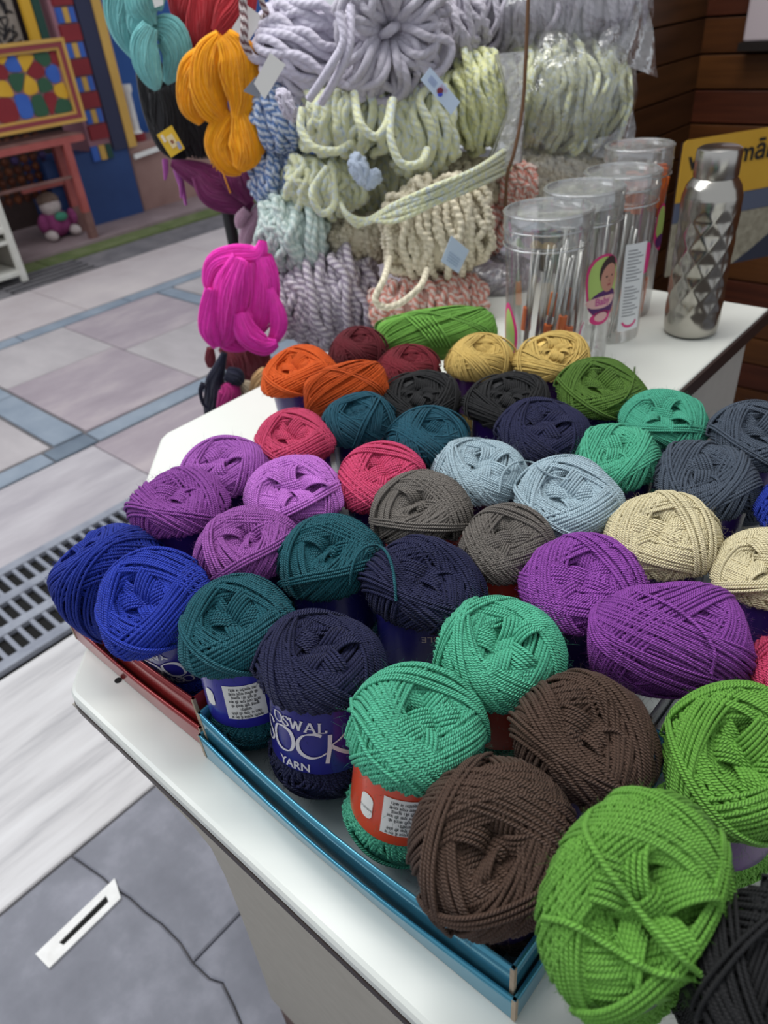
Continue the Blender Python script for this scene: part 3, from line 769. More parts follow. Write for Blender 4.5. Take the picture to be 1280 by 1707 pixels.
def wrap(bm2, r0, phi0, flip=False):
    """bend flat (x, z) geometry round the band"""
    xs = [v.co.x for v in bm2.verts]
    x = math.floor(min(xs) / 0.0015) * 0.0015
    while x < max(xs):
        bmesh.ops.bisect_plane(bm2, geom=bm2.verts[:] + bm2.edges[:] + bm2.faces[:], plane_co=(x, 0, 0), plane_no=(1, 0, 0)); x += 0.0015
    for v in bm2.verts:
        a_ = phi0 + v.co.x / r0
        v.co = Vector((r0 * math.cos(a_), r0 * math.sin(a_), v.co.z))
def flat_mesh(pts_list):
    b2 = bmesh.new()
    for pts in pts_list:
        V = [Vector((p[0], 0, p[1])) for p in pts]
        vs_ = [b2.verts.new(v) for v in V]
        for t_ in tessellate_polygon([[Vector((p[0], p[1], 0)) for p in pts]]):
            try: b2.faces.new([vs_[i] for i in t_])
            except ValueError: pass
    return b2
def text_bm(s_, size, x, z, align='CENTER', flip=False, bold=0.0, sx=1.0):
    c_ = bpy.data.curves.new('t', 'FONT'); c_.body = s_; c_.size = size; c_.align_x = align; c_.align_y = 'CENTER'; c_.offset = bold; c_.resolution_u = 3
    o_ = bpy.data.objects.new('t', c_); col.objects.link(o_)
    dg = bpy.context.evaluated_depsgraph_get()
    me = bpy.data.meshes.new_from_object(o_.evaluated_get(dg))
    b2 = bmesh.new(); b2.from_mesh(me)
    bpy.data.meshes.remove(me); bpy.data.objects.remove(o_); bpy.data.curves.remove(c_)
    for v in b2.verts:
        px_, pz_ = v.co.x * sx, v.co.y
        if flip: px_, pz_ = -px_, -pz_
        v.co = Vector((x + px_, 0, z + pz_))
    return b2
def pen(paths, w, x, z, s_, nib=math.radians(35), flip=False, thin=0.22):
    """broad-nib strokes: (x, y) paths in a unit box become ribbons whose width follows the stroke direction"""
    out = []
    for p in paths:
        P = smoothcurve(p, 8 * (len(p) - 1) + 1) if len(p) > 2 else np.array([np.array(p[0]) * (1 - t_) + np.array(p[1]) * t_ for t_ in np.linspace(0, 1, 6)])
        T = np.gradient(P, axis=0); T /= np.linalg.norm(T, axis=1, keepdims=True) + 1e-9
        ang = np.arctan2(T[:, 1], T[:, 0])
        ww = w * (thin + (1 - thin) * np.abs(np.sin(ang - nib)))
        Nn = np.stack([-T[:, 1], T[:, 0]], 1)
        L_, R_ = P + Nn * ww[:, None] / 2, P - Nn * ww[:, None] / 2
        for i in range(len(P) - 1):
            q = [L_[i], L_[i + 1], R_[i + 1], R_[i]]
            sg = -1 if flip else 1
            out.append([(x + sg * a_[0] * s_, z + sg * a_[1] * s_) for a_ in q])
    return flat_mesh(out)
GL = {  # big calligraphic letters
    'S': [[(0.62, 0.86), (0.42, 0.98), (0.14, 0.86), (0.16, 0.62), (0.42, 0.46), (0.56, 0.26), (0.42, 0.04), (0.14, 0.02), (-0.02, 0.14)]],
    'O': [[(0.45, 1.0), (0.12, 0.88), (0.0, 0.5), (0.12, 0.12), (0.42, 0.0), (0.74, 0.12), (0.86, 0.5), (0.74, 0.88), (0.45, 1.0)]],
    'C': [[(0.86, 0.94), (0.62, 1.0), (0.26, 0.9), (0.04, 0.55), (0.12, 0.18), (0.44, 0.0), (0.78, 0.06), (1.02, 0.22)]],
    'K': [[(0.12, 0.98), (0.10, 0.4), (0.02, -0.22)], [(0.72, 1.02), (0.42, 0.72), (0.12, 0.52)], [(0.14, 0.52), (0.46, 0.26), (0.82, 0.04), (1.12, 0.02)]]}
GW = {'S': 0.72, 'O': 0.98, 'C': 1.02, 'K': 1.0}
def serif(ch):
    st = {'O': [[(0.5, 1), (0.1, 0.85), (0, 0.5), (0.1, 0.15), (0.5, 0), (0.9, 0.15), (1, 0.5), (0.9, 0.85), (0.5, 1)]],
          'S': [[(0.62, 0.8), (0.4, 0.98), (0.1, 0.84), (0.14, 0.6), (0.5, 0.42), (0.6, 0.2), (0.36, 0.02), (0.06, 0.16)], [(0.62, 0.98), (0.62, 0.72)], [(0.05, 0.3), (0.05, 0.02)]],
          'W': [[(0.0, 1), (0.3, 0)], [(0.3, 0), (0.56, 0.9)], [(0.56, 0.9), (0.82, 0)], [(0.82, 0), (1.1, 1)], [(-0.12, 1), (0.18, 1)], [(0.95, 1), (1.24, 1)]],
          'A': [[(0.08, 0), (0.5, 1)], [(0.5, 1), (0.92, 0)], [(0.22, 0.34), (0.78, 0.34)], [(-0.05, 0), (0.24, 0)], [(0.74, 0), (1.06, 0)]],
          'L': [[(0.15, 0), (0.15, 1)], [(0.0, 1), (0.32, 1)], [(0.0, 0.02), (0.7, 0.02)], [(0.7, 0.0), (0.7, 0.28)]]}
    return st[ch], {'O': 1.12, 'S': 0.82, 'W': 1.32, 'A': 1.14, 'L': 0.85}[ch]
def merge(bms):
    b0 = bmesh.new()
    for b in bms:
        me = bpy.data.meshes.new('x'); b.to_mesh(me); b.free(); b0.from_mesh(me); bpy.data.meshes.remove(me)
    return b0
def stick(bm2, name, m, parent, r0, phi):
    wrap(bm2, r0, phi)
    me = bpy.data.meshes.new(name); bm2.to_mesh(me); bm2.free()
    o_ = bpy.data.objects.new(name, me); col.objects.link(o_); me.materials.append(m); o_.parent = parent
    return o_
def sock_logo(parent, phi, m, flip=False):
    zc = (Z0 + Z1) / 2 - 0.004
    sg = -1 if flip else 1
    bs = []
    x = -0.0140
    for ch in 'OSWAL':
        st, w_ = serif(ch); bs.append(pen(st, 0.20, sg * x, zc + sg * 0.0105, 0.0068, math.radians(10), flip, 0.28)); x += 0.0068 * w_
    x = -0.0260
    for ch in 'SOCK':
        bs.append(pen(GL[ch], 0.16, sg * x, zc + sg * (-0.0088 + (0.001 if ch != 'S' else 0)), 0.0172, math.radians(28), flip, 0.25)); x += 0.0172 * GW[ch]
    bs.append(text_bm('YARN', 0.0078, sg * 0.001, zc - sg * 0.0160, 'CENTER', flip, 0.0002))
    return stick(merge(bs), 'lettering', m, parent, BAND_R + 0.0005, phi)
def rrect(x0, x1, z0, z1, r=0.0, n=5):
    if r <= 0: return [(x0, z0), (x1, z0), (x1, z1), (x0, z1)]
    return arc((x1 - r, z0 + r), r, -90, 0, n) + arc((x1 - r, z1 - r), r, 0, 90, n) + arc((x0 + r, z1 - r), r, 90, 180, n) + arc((x0 + r, z0 + r), r, 180, 270, n)
M_silver = mat('pale_silver_print', (206, 202, 206), 0.4); M_paper = mat('white_print', (224, 222, 216), 0.5); M_ink = mat('black_print', (30, 28, 34), 0.6)
HINDI = ['कृपया ध्यान दें रंग व', 'लाट नं. एक ही होने', 'चाहिए।', 'बुनाई पूरी करने के', 'लिये ऊन एक ही बार', 'में पूरी लें। धुलाई', 'के समय गर्म पानी', 'का प्रयोग न करें।']
def info_patch(parent, phi, x0=-0.0, flip=True):
    zc = (Z0 + Z1) / 2
    stick(flat_mesh([rrect(x0, x0 + 0.027, zc - 0.016, zc + 0.012)]), 'white_patch', M_paper, parent, BAND_R + 0.0004, phi)
    bs = []
    for i, l in enumerate(HINDI):
        bs.append(text_bm(l, 0.0029, x0 + 0.0135, zc - 0.0138 + i * 0.0033, 'CENTER', flip, 0.00003))
    stick(merge(bs), 'small_print', M_ink, parent, BAND_R + 0.0007, phi)

M_lab = {'p': mat('violet_paper_band', (52, 26, 104), 0.34, coat=0.25), 'b': mat('blue_paper_band', (42, 40, 142), 0.28, coat=0.25), 'n': mat('indigo_paper_band', (38, 36, 118), 0.28, coat=0.25), 'o': mat('orange_paper_band', (206, 72, 40), 0.32, coat=0.5), 'm': mat('magenta_violet_paper_band', (72, 18, 98), 0.36, coat=0.25)}
bandm = None
YC = dict(royal=(30, 58, 178), royalb=(34, 62, 190), plum=(142, 70, 156), lilac=(170, 94, 184), lilacl=(196, 116, 208), orchid=(158, 86, 168), pink=(208, 68, 108), rose=(218, 72, 116), teal=(24, 92, 104), petrol=(30, 92, 112),
          orange=(222, 92, 22), maroon=(112, 30, 42), wine=(128, 32, 46), leaf=(116, 172, 74), straw=(228, 194, 112), olive=(78, 112, 38), black=(42, 42, 44), navy=(31, 34, 74), sea=(90, 192, 154), seag=(80, 180, 148),
          mist=(168, 190, 200), taupe=(112, 106, 100), slate=(74, 84, 98), cream=(224, 212, 172), purple=(144, 70, 164), brown=(80, 60, 49), lime=(116, 178, 70), raven=(38, 38, 40))
YK = dict(lime=0.99, sea=1.0, seag=0.98, royal=0.95, royalb=0.95, navy=0.95, black=0.9, raven=0.85, leaf=1.12, teal=1.0, petrol=1.0)
YM = {}
def ymat(c_, fine=False):
    if (c_, fine) not in YM: YM[c_, fine] = yarn('yarn_' + c_, [v * YK.get(c_, 1.06) for v in YC[c_]], sheen=0.025, bump=0.9, pitch=0.0042 if fine else 0.0050)
    return YM[c_, fine]

# head centre X, Y, colour, variant, spin, tilt (x, y), scale (x, y, z), band, what sets it apart
BALLS = [
 (-.478, .160, 'royal', 8, 0.3, (-.42, -.26), (1.0, 1.0, .92), None, 'royal blue yarn ball leaning out over the left end of the red tray'),
 (-.386, .157, 'royalb', 5, 1.2, (-.05, -.30), (1.06, 1.0, 1), 'n', 'royal blue yarn ball at the front of the red tray above an upside-down printed band'),
 (-.467, .238, 'plum', 2, 2.0, (-.10, 0), (1.05, 1.05, 1), 'p', 'dark plum purple yarn ball behind the two royal blue ones'),
 (-.478, .297, 'lilac', 1, 0.9, (-.05, .05), (1, 1.05, 1), 'p', 'lilac yarn ball furthest back, between the plum ball and the bare white counter'),
 (-.401, .307, 'lilacl', 3, 2.6, (0, 0), (1.06, 1.02, 1), 'p', 'palest lilac yarn ball with its hollow end facing up, beside the pink balls'),
 (-.375, .232, 'orchid', 0, 1.7, (-.08, 0), (.95, 1.0, 1), 'p', 'orchid purple yarn ball squeezed between the royal blue and teal balls'),
 (-.465, .365, 'pink', 5, 2.2, (0, 0), (.95, .95, 1), 'p', 'smaller looking pink yarn ball at the counter edge below the orange ones'),
 (-.360, .362, 'rose', 4, 0.5, (0, -.08), (.93, .98, 1), 'p', 'bright pink yarn ball with a deep open hollow, in front of the dark teal pair'),
 (-.440, .428, 'petrol', 6, 1.1, (0, 0), (.92, .92, 1), 'p', 'dark petrol yarn ball touching the orange balls'),
 (-.370, .440, 'petrol', 6, 3.1, (.1, 0), (1.0, 1.0, .98), 'p', 'dark petrol yarn ball touching the black balls'),
 (-.560, .462, 'orange', 5, 2.3, (-.1, 0), (1.04, 1.04, 1.1), 'p', 'upright orange yarn ball at the left edge of the far rows'),
 (-.566, .556, 'maroon', 6, 2.9, (0, 0), (.88, .88, .96), 'p', 'maroon yarn ball behind the orange balls, furthest left of the reds'),
 (-.492, .556, 'wine', 6, 0.4, (0, 0), (.95, .95, .90), 'p', 'wine red yarn ball lying low between the orange and black balls'),
 (-.430, .606, 'straw', 6, 1.9, (0, 0), (1.0, 1.0, .97), 'm', 'straw yellow yarn ball in front of the green skein'),
 (-.364, .642, 'straw', 7, 0.2, (0, 0), (1.02, 1.02, 1), 'm', 'straw yellow yarn ball in front of the jar of steel needles'),
 (-.285, .606, 'olive', 5, 2.7, (.08, 0), (1.12, 1.08, 1), 'p', 'olive green yarn ball next to the bare counter by the steel bottle'),
 (-.423, .494, 'black', 7, 1.4, (.1, 0), (1.06, 1.06, 1), 'p', 'black yarn ball beside the orange ones'),
 (-.348, .536, 'black', 7, 2.8, (.05, 0), (1.04, 1.04, 1), 'p', 'black yarn ball below the straw yellow ones'),
 (-.291, .510, 'navy', 1, 0.0, (0, 0), (1.12, 1.08, 1), 'p', 'navy yarn ball in the far rows below the olive ball'),
 (-.210, .583, 'seag', 3, 1.0, (.1, .05), (.98, 1.0, 1), 'p', 'sea green yarn ball right of the olive one by the counter edge'),
 (-.216, .503, 'sea', 2, 2.4, (.05, -.05), (.94, .98, 1), 'p', 'sea green yarn ball between the navy and slate grey balls'),
 (-.300, .421, 'mist', 1, 3.0, (0, 0), (1.06, 1.02, 1), 'p', 'pale grey blue yarn ball behind the taupe pair, the left one of two'),
 (-.221, .427, 'mist', 5, 0.7, (0, -.05), (1.06, 1.06, 1), 'p', 'pale grey blue yarn ball with a loose arching end, beside the cream ball'),
 (-.302, .347, 'taupe', 0, 2.1, (0, -.05), (.99, 1.0, 1), 'o', 'taupe grey yarn ball next to the pink one, the larger of the taupe pair'),
 (-.229, .352, 'taupe', 4, 1.5, (0, 0), (.82, .95, .96), 'o', 'taupe grey yarn ball next to the purple one, orange band just showing'),
 (-.135, .595, 'slate', 5, 0.1, (.1, 0), (1.0, 1.0, 1), 'p', 'slate grey yarn ball furthest back at the right edge'),
 (-.145, .511, 'slate', 2, 2.5, (.08, -.05), (1.08, 1.06, 1), 'p', 'slate grey yarn ball in front of another slate one'),
 (-.070, .518, 'royal', 3, 1.8, (0, 0), (1.0, 1.0, .95), 'p', 'royal blue yarn ball cut off by the right edge of the picture'),
 (-.143, .424, 'cream', 4, 2.2, (0, -.10), (.98, 1.02, 1), 'p', 'cream yarn ball with an open hollow above a dark violet band'),
 (-.070, .432, 'cream', 3, 0.8, (-.12, .10), (.98, 1.02, 1), 'p', 'cream yarn ball leaning at the right edge, its violet band showing below'),
 (-.317, .261, 'teal', 0, 0.6, (0, 0), (.94, 1.0, 1), 'n', 'teal yarn ball in the second row whose loose end falls on the navy ball'),
 (-.246, .280, 'navy', 2, 1.9, (.03, .02), (1.08, 1.02, 1), 'n', 'navy yarn ball in the second row under the fallen teal strand'),
 (-.313, .175, 'teal', 5, 0.9, (-.05, .08), (.95, .98, 1), 'b', 'teal yarn ball at the tray front above a blue band with a white patch'),
 (-.251, .189, 'navy', 1, 2.7, (-.08, .24), (1.04, 1.04, 1), 'n', 'navy yarn ball at the tray front above a violet blue band with large silver lettering'),
 (-.162, .344, 'purple', 4, 1.3, (0, -.05), (1.03, 1.02, 1), 'p', 'purple yarn ball with an open hollow, beside the cream ball'),
 (-.171, .259, 'sea', 1, 0.2, (0, -.06), (1.0, 1.02, 1), 'o', 'sea green yarn ball in the second row behind the other front sea green ball'),
 (-.175, .185, 'sea', 4, 2.9, (.06, .20), (.98, 1.0, 1), 'o', 'sea green yarn ball at the tray front above an orange band'),
 (-.101, .234, 'brown', 2, 0.5, (.03, 0), (.95, 1.0, 1), 'p', 'dark brown yarn ball in the second row behind the other brown one'),
 (-.106, .156, 'brown', 0, 1.6, (.05, -.25), (.95, 1.04, 1.02), 'p', 'dark brown yarn ball in the front corner of the cyan tray'),
 (-.022, .348, 'pink', 1, 0.4, (0, 0), (.95, .95, .95), 'm', 'pink yarn ball cut off at the right edge beside the purple skein ball'),
 (-.034, .270, 'lime', 5, 2.0, (.05, -.05), (.92, 1.05, 1), 'm', 'lime green yarn ball at the right edge with a deep hollow'),
]
NV = {}
def place(base, axis, spin, scl, meshi, colour, bandc, label, fine, group='yarn balls standing in rows on the counter'):
    global bandm
    root = empty('yarn_ball', base, label, 'yarn ball', group)
    q = Vector([float(a_) for a_ in axis]).to_track_quat('Z', 'Y')
    # keep the label angle meaningful: undo the roll that track_quat adds
    xw = q @ Vector((1, 0, 0)); roll = math.atan2(xw.y, xw.x)
    root.rotation_mode = 'QUATERNION'
    from mathutils import Quaternion
    root.rotation_quaternion = q @ Quaternion((0, 0, 1), -roll)
    w = bpy.data.objects.new('winding', VAR[meshi]); col.objects.link(w); w.parent = root
    if not VAR[meshi].materials: VAR[meshi].materials.append(None)
    w.material_slots[0].link = 'OBJECT'; w.material_slots[0].material = ymat(colour, fine)
    w.rotation_euler = (0, 0, math.atan2(-base[1], -base[0]) + pi / 2 + 0.55 * math.sin(spin * 2.3) if meshi < 8 else spin)
    # squash along world axes, so scale sits on the root
    root.scale = scl
    if bandc:
        if bandm is None:
            S_ = MB(); S_.lathe([(BAND_R - 0.0012, Z0), (BAND_R, Z0), (BAND_R, Z1), (BAND_R - 0.0012, Z1)], (0, 0, 0), 56, capped=False)
            o_ = S_.build('paper_band', None, None, smooth=True, angle=40); bandm = o_.data; bandm.materials.append(None)
        else:
            o_ = bpy.data.objects.new('paper_band', bandm); col.objects.link(o_)
        o_.material_slots[0].link = 'OBJECT'; o_.material_slots[0].material = M_lab[bandc]; o_.parent = root
        root['band'] = o_.name
    return root
made = []
for (X, Y, c_, v, sp_, tl, scl, bnd, lab) in BALLS:
    ax = np.array([tl[0], tl[1], 1.0]); ax /= np.linalg.norm(ax)
    base = np.array([X, Y, 0.9]) - ax * 0.0955
    base[2] = TOP + 0.0045
    scl = (scl[0], scl[1], scl[2] * (1 - 0.10 * min(1, max(0, (Y - 0.2) / 0.25))))
    made.append(place(base, ax, sp_ * 2, scl, v, c_, bnd, lab, v >= 6))
def lying(px_, py_, d_, axis, scl, v, c_, lab, bnd=None, group='yarn balls standing in rows on the counter'):
    ax = np.array(axis, float); ax /= np.linalg.norm(ax)
    return place(at(px_, py_, d_) - ax * HH * scl[2], ax, 1.0, scl, v, c_, bnd, lab, v in (6, 7, 9), group)
made.append(lying(577, 650, .725, (.74, .64, .10), (.64, .64, .84), 9, 'orange', 'orange yarn ball lying on its side against the upright orange one'))
made.append(lying(1106, 1066, .440, (.85, .52, .18), (.80, .86, .88), 8, 'purple', 'purple yarn ball lying on its side in front of the other purple one'))
made.append(lying(1052, 1524, .303, (.06, -.20, 1), (.82, 1.14, .96), 3, 'lime', 'lime green yarn ball tipped towards the counter edge, two loose strands across it', 'm'))
made.append(lying(1290, 1640, .285, (.3, -.3, 1), (.95, 1.0, .95), 7, 'raven', 'charcoal black yarn ball in the bottom right corner'))
made.append(lying(724, 555, .87, (.74, .67, .0), (.70, .66, 1.42), 9, 'leaf', 'long leaf green yarn ball lying on its side below the coral hanks'))
by = {o['label']: o for o in made}
def band_of(word):
    o = [o for o in made if word in o['label']][0]
    return [c_ for c_ in o.children if c_.name.startswith('paper_band')][0]
sock_logo(band_of('large silver lettering'), math.radians(-78), M_silver)
sock_logo(band_of('upside-down printed'), math.radians(-62), M_silver, flip=True)
b_ = band_of('blue band with a white patch')
info_patch(b_, math.radians(-66))
stick(flat_mesh([rrect(-0.017, -0.009, 0.050, 0.064, 0.0035)]), 'white_oval', M_paper, b_, BAND_R + 0.0004, math.radians(-66))
b_ = band_of('above an orange band')
info_patch(b_, math.radians(-76))
stick(flat_mesh([rrect(-0.0150, -0.0060, 0.046, 0.064, 0.004)]), 'white_oval', M_paper, b_, BAND_R + 0.0004, math.radians(-76))
stick(text_bm('SHADE N', 0.0022, -0.0105, 0.0535, 'CENTER', True), 'small_print', M_ink, b_, BAND_R + 0.0007, math.radians(-76))
b_ = band_of('front corner of the cyan tray')
stick(flat_mesh([rrect(0.006, 0.020, 0.060, 0.066, 0.0028)]), 'white_oval', M_silver, b_, BAND_R + 0.0004, math.radians(-50))
stick(text_bm('SHADE NO', 0.0026, 0.013, 0.063), 'small_print', M_ink, b_, BAND_R + 0.0007, math.radians(-50))
stick(flat_mesh([rrect(-0.022, 0.001, 0.050, 0.070)]), 'white_patch', M_paper, b_, BAND_R + 0.0004, math.radians(-50))
b_ = band_of('under the fallen teal strand')
stick(text_bm('BLE', 0.0075, 0.0, 0.072, 'CENTER', True), 'lettering', M_silver, b_, BAND_R + 0.0005, math.radians(-45))

# loose yarn ends, laid on whatever yarn lies under them
bpy.context.view_layer.update()
DG = bpy.context.evaluated_depsgraph_get()
def drape(x, y, lift=0.0012, lo=0.0):
    d = FWD + (x - 640) / F * RIGHT - (y - 853.5) / F * UP
    ok, loc, *_ = sc.ray_cast(DG, Vector(CAM), Vector(d).normalized(), distance=1.6)
    p = np.array(loc)
    return p - d / np.linalg.norm(d) * lift
def loose(word, pts, colour, r_=0.00105):
    o = [o for o in made if word in o['label']][0]
    P0 = smoothcurve([p[:2] for p in pts], 40)
    lifts = smoothcurve([[p[2] if len(p) > 2 else 0.001] for p in pts], 40)[:, 0]
    P = np.array([drape(*q, l_) for q, l_ in zip(P0, lifts)])
    for _ in range(3): P[1:-1] = (P[:-2] + 2 * P[1:-1] + P[2:]) / 4
    s_ = Sweep(); s_.tubes(smoothcurve(P, 90), r_, 7); ob = s_.build('loose_strand', ymat(colour))
    ob.parent = o; ob.matrix_parent_inverse = wmat(o).inverted()
loose('falls on the navy', [(583, 975), (590, 935, .003), (612, 910, .006), (640, 915, .006), (655, 950, .004), (660, 1002)], 'teal')
loose('loose arching end', [(832, 822), (838, 790, .004), (860, 770, .008), (890, 772, .006), (915, 792), (950, 800)], 'mist')
loose('two loose strands', [(985, 1352), (975, 1385, .002), (1010, 1445, .003), (1075, 1530, .004), (1130, 1590, .003), (1168, 1625)], 'lime', .0013)
loose('two loose strands', [(905, 1530), (950, 1540, .001), (1020, 1580, .002), (1090, 1620, .002), (1165, 1632)], 'lime', .0013)
loose('lying on its side in front of the other purple', [(1060, 985), (1120, 1010, .002), (1170, 1050, .003), (1192, 1090, .002), (1185, 1125)], 'purple')
loose('tray front above an orange', [(585, 1165), (592, 1205), (615, 1260), (665, 1305)], 'sea')
loose('by the steel bottle', [(1058, 612), (1054, 640, .001), (1040, 665, .002), (1012, 680)], 'olive')
for k in range(6): loose('long leaf green', [(676 + 9 * k, 528), (690 + 8 * k, 540, .003), (706 + 7 * k, 556, .004), (722 + 6 * k, 578)], 'leaf', .0011)

# ================================================================== HANGING SKEINS AND STACKED HANKS
def atv(x, y, D):
    """point seen at pixel (x, y) on the upright plane D metres ahead (level distance)"""
    d = FWD + (x - 640) / F * RIGHT - (y - 853.5) / F * UP
    return CAM + d * ((D - CAM @ HF) / (d @ HF))
def pxm(x, y, D):
    d = FWD + (x - 640) / F * RIGHT - (y - 853.5) / F * UP
    return (D / (d @ HF)) / F

def skein(label, D, lobes, c_, r_=0.0008, dens=1.0, group='fine wool skeins hanging on the stand', name='wool_skein', cat='skein', seed=0, mat_=None):
    """soft bundles of very many fine strands: each lobe is (x px, y px, radius px) along its middle"""
    rg = np.random.default_rng(seed + 5)
    c0 = atv(lobes[0][-1][0], max(q[1] for l in lobes for q in l), D)
    root = empty(name, c0, label, cat, group)
    m = mat_ or yarn('wool_' + label.split(' ')[0] + str(seed), c_, pitch=0.004, bump=0.25, rough=0.85, sheen=0.6, vary=0.22)
    for li, lb in enumerate(lobes):
        Cn = smoothcurve([atv(q[0], q[1], D - (q[3] if len(q) > 3 else 0.014 * (li % 3))) for q in lb], 22)
        R0 = np.array([q[2] for q in lb]) * pxm(lb[0][0], lb[0][1], D)
        Rr = np.maximum(0.0008, smoothcurve(R0[:, None], 22)[:, 0])
        T = np.gradient(Cn, axis=0); T /= np.linalg.norm(T, axis=1, keepdims=True)
        A = np.cross(T, HF + np.array([0.01, 0.02, 0])); A /= np.linalg.norm(A, axis=1, keepdims=True); B = np.cross(A, T)
        K = int(np.clip(2 * pi * Rr.max() / (2.1 * r_) * 0.9 * dens, 24, 130))
        ph = np.linspace(0, 2 * pi, K, endpoint=False) + rg.normal(0, 0.06, K)
        s = np.linspace(0, 1, 22)
        tw = rg.uniform(0.2, 0.7) * (1 if li % 2 else -1)
        fl = 0.75
        a_ = ph[:, None] + tw * s[None] * 2 + 0.10 * np.sin(s[None] * rg.uniform(3, 9, (K, 1)) + rg.uniform(0, 6, (K, 1)))
        rad = Rr[None] * (0.92 + 0.12 * rg.random((K, 1)) + 0.06 * np.sin(3 * a_ + li) + 0.04 * np.sin(5 * a_ + s[None] * 4))
        P = Cn[None] + rad[..., None] * (np.cos(a_)[..., None] * A[None] + fl * np.sin(a_)[..., None] * B[None])
        S = Sweep(); S.tubes(P, r_, 4, False, P - Cn[None] + 1e-6)
        th = np.linspace(0, 2 * pi, 20, endpoint=False)
        G = Cn[:, None] + (Rr * 0.93)[:, None, None] * (np.cos(th)[None, :, None] * A[:, None] + fl * np.sin(th)[None, :, None] * B[:, None]) * (1 + 0.06 * np.sin(3 * (th[None, :, None]) + li))
        for k_ in range(2): pass
        G[0] = Cn[0]; G[-1] = Cn[-1]
        S.grid(G, wrap=True)
        S.build('strand_bundle', m, root)
    return root

# the stand they hang on
st = empty('display_stand', (*(atv(392, 415, 1.36)[:2]), 0), 'black metal pole stand behind the hanging skeins', 'stand')
pb = atv(386, 385, 1.36)
M_blackm = mat('black_metal', (26, 26, 28), 0.4)
MB().bar((pb[0], pb[1], 0.02), (pb[0], pb[1], 1.75), 0.011, 0.011, 1, 14).build('pole', M_blackm, st)
MB().lathe([(0.16, 0.0), (0.16, 0.012), (0.03, 0.02), (0.02, 0.04)], (pb[0], pb[1], 0.001), 28).build('base', M_blackm, st)
for z_, l_ in ((1.62, 0.34), (1.34, 0.22)):
    for sg in (-1, 1):
        e_ = np.array([pb[0], pb[1], z_]) + sg * l_ * HR - 0.04 * HF
        MB().bar((pb[0], pb[1], z_), e_, 0.005, 0.005, 1, 10).build('arm', M_blackm, st)

skein('aqua wool skein knotted at its middle, highest on the left of the stand', 1.30, [
    [(205, -70, 20), (203, -20, 30), (202, 25, 28), (212, 62, 22), (226, 96, 7)], [(262, -60, 26), (243, -20, 30), (236, 15, 28), (250, 46, 13)],
    [(250, 42, 12), (240, 70, 20), (244, 105, 22), (256, 135, 15), (262, 150, 4)], [(256, 44, 12), (282, 55, 26), (294, 88, 24), (286, 120, 14), (276, 138, 4)], [(228, 20, 16), (232, 45, 17), (250, 50, 10)]], (128, 196, 196), seed=1)
skein('red wool skein at the top, above the orange one', 1.34, [
    [(300, -60, 22), (304, -10, 26), (312, 22, 24), (332, 42, 9)], [(350, -70, 26), (346, 0, 30), (336, 40, 27), (330, 68, 18), (340, 80, 5)], [(400, -60, 24), (396, 0, 28), (380, 34, 25), (362, 58, 12)], [(318, 30, 10), (340, 52, 19), (362, 66, 12)]], (196, 56, 66), seed=2)
bl = skein('black wool skein carrying a yellow label', 1.37, [
    [(238, 70, 10), (250, 120, 24), (268, 180, 32), (292, 232, 34), (312, 262, 14)], [(300, 100, 20), (312, 160, 34), (328, 215, 38), (332, 262, 20)], [(262, 150, 14), (285, 200, 32), (305, 245, 26)]], (34, 33, 36), seed=3)
og = skein('bright orange wool skein in two tiers on the stand', 1.24, [
    [(336, 82, 6), (322, 110, 20), (316, 145, 22), (322, 178, 22), (338, 204, 8)], [(372, 62, 14), (354, 95, 30), (346, 140, 31), (356, 180, 26), (378, 205, 12)], [(372, 60, 14), (392, 90, 30), (400, 125, 32), (406, 165, 26), (400, 200, 14)],
    [(418, 95, 6), (426, 120, 16), (430, 150, 14), (426, 172, 5)], [(385, 188, 12), (370, 215, 20), (366, 245, 22), (384, 272, 20), (404, 284, 7)], [(404, 185, 16), (412, 225, 27), (410, 255, 27), (398, 282, 9)], [(424, 190, 8), (432, 225, 18), (430, 256, 10)]], (248, 164, 16), seed=4)
s_ = Sweep()
for px_ in ((350, 238), (354, 245), (359, 250)): s_.tubes(smoothcurve([atv(px_[0] + 4, px_[1] - 30, 1.225), atv(px_[0], px_[1], 1.22), atv(px_[0] + 2, px_[1] + 35, 1.22)], 12), 0.0009, 5)
s_.tubes(smoothcurve([atv(368, 275, 1.22), atv(376, 300, 1.215), atv(384, 322, 1.215)], 12), 0.0014, 5)
s_.build('loose_strand', yarn('wool_orange_end', (214, 138, 30)), og)
pu = skein('dark mulberry wool skein below the orange and black ones', 1.34, [
    [(286, 272, 5), (312, 284, 16), (345, 300, 24), (385, 322, 28), (420, 346, 8)], [(330, 290, 12), (352, 322, 22), (390, 336, 20), (418, 346, 8)], [(372, 266, 14), (398, 295, 28), (424, 330, 18)]], (124, 46, 98), seed=5)
skein('pale pink wool skein end hanging beside the mint hank', 1.32, [[(438, 345, 8), (420, 372, 13), (409, 400, 11), (408, 416, 4)], [(412, 350, 7), (400, 365, 9), (398, 380, 4)]], (206, 170, 190), seed=6)
skein('orchid wool ends dangling below the black skein', 1.36, [[(294, 268, 8), (297, 290, 6), (305, 318, 3.5), (310, 342, 1.5)], [(290, 272, 4), (300, 300, 3), (302, 330, 1)], [(275, 265, 4), (276, 285, 3.5), (275, 300, 1)]], (176, 92, 168), seed=7)
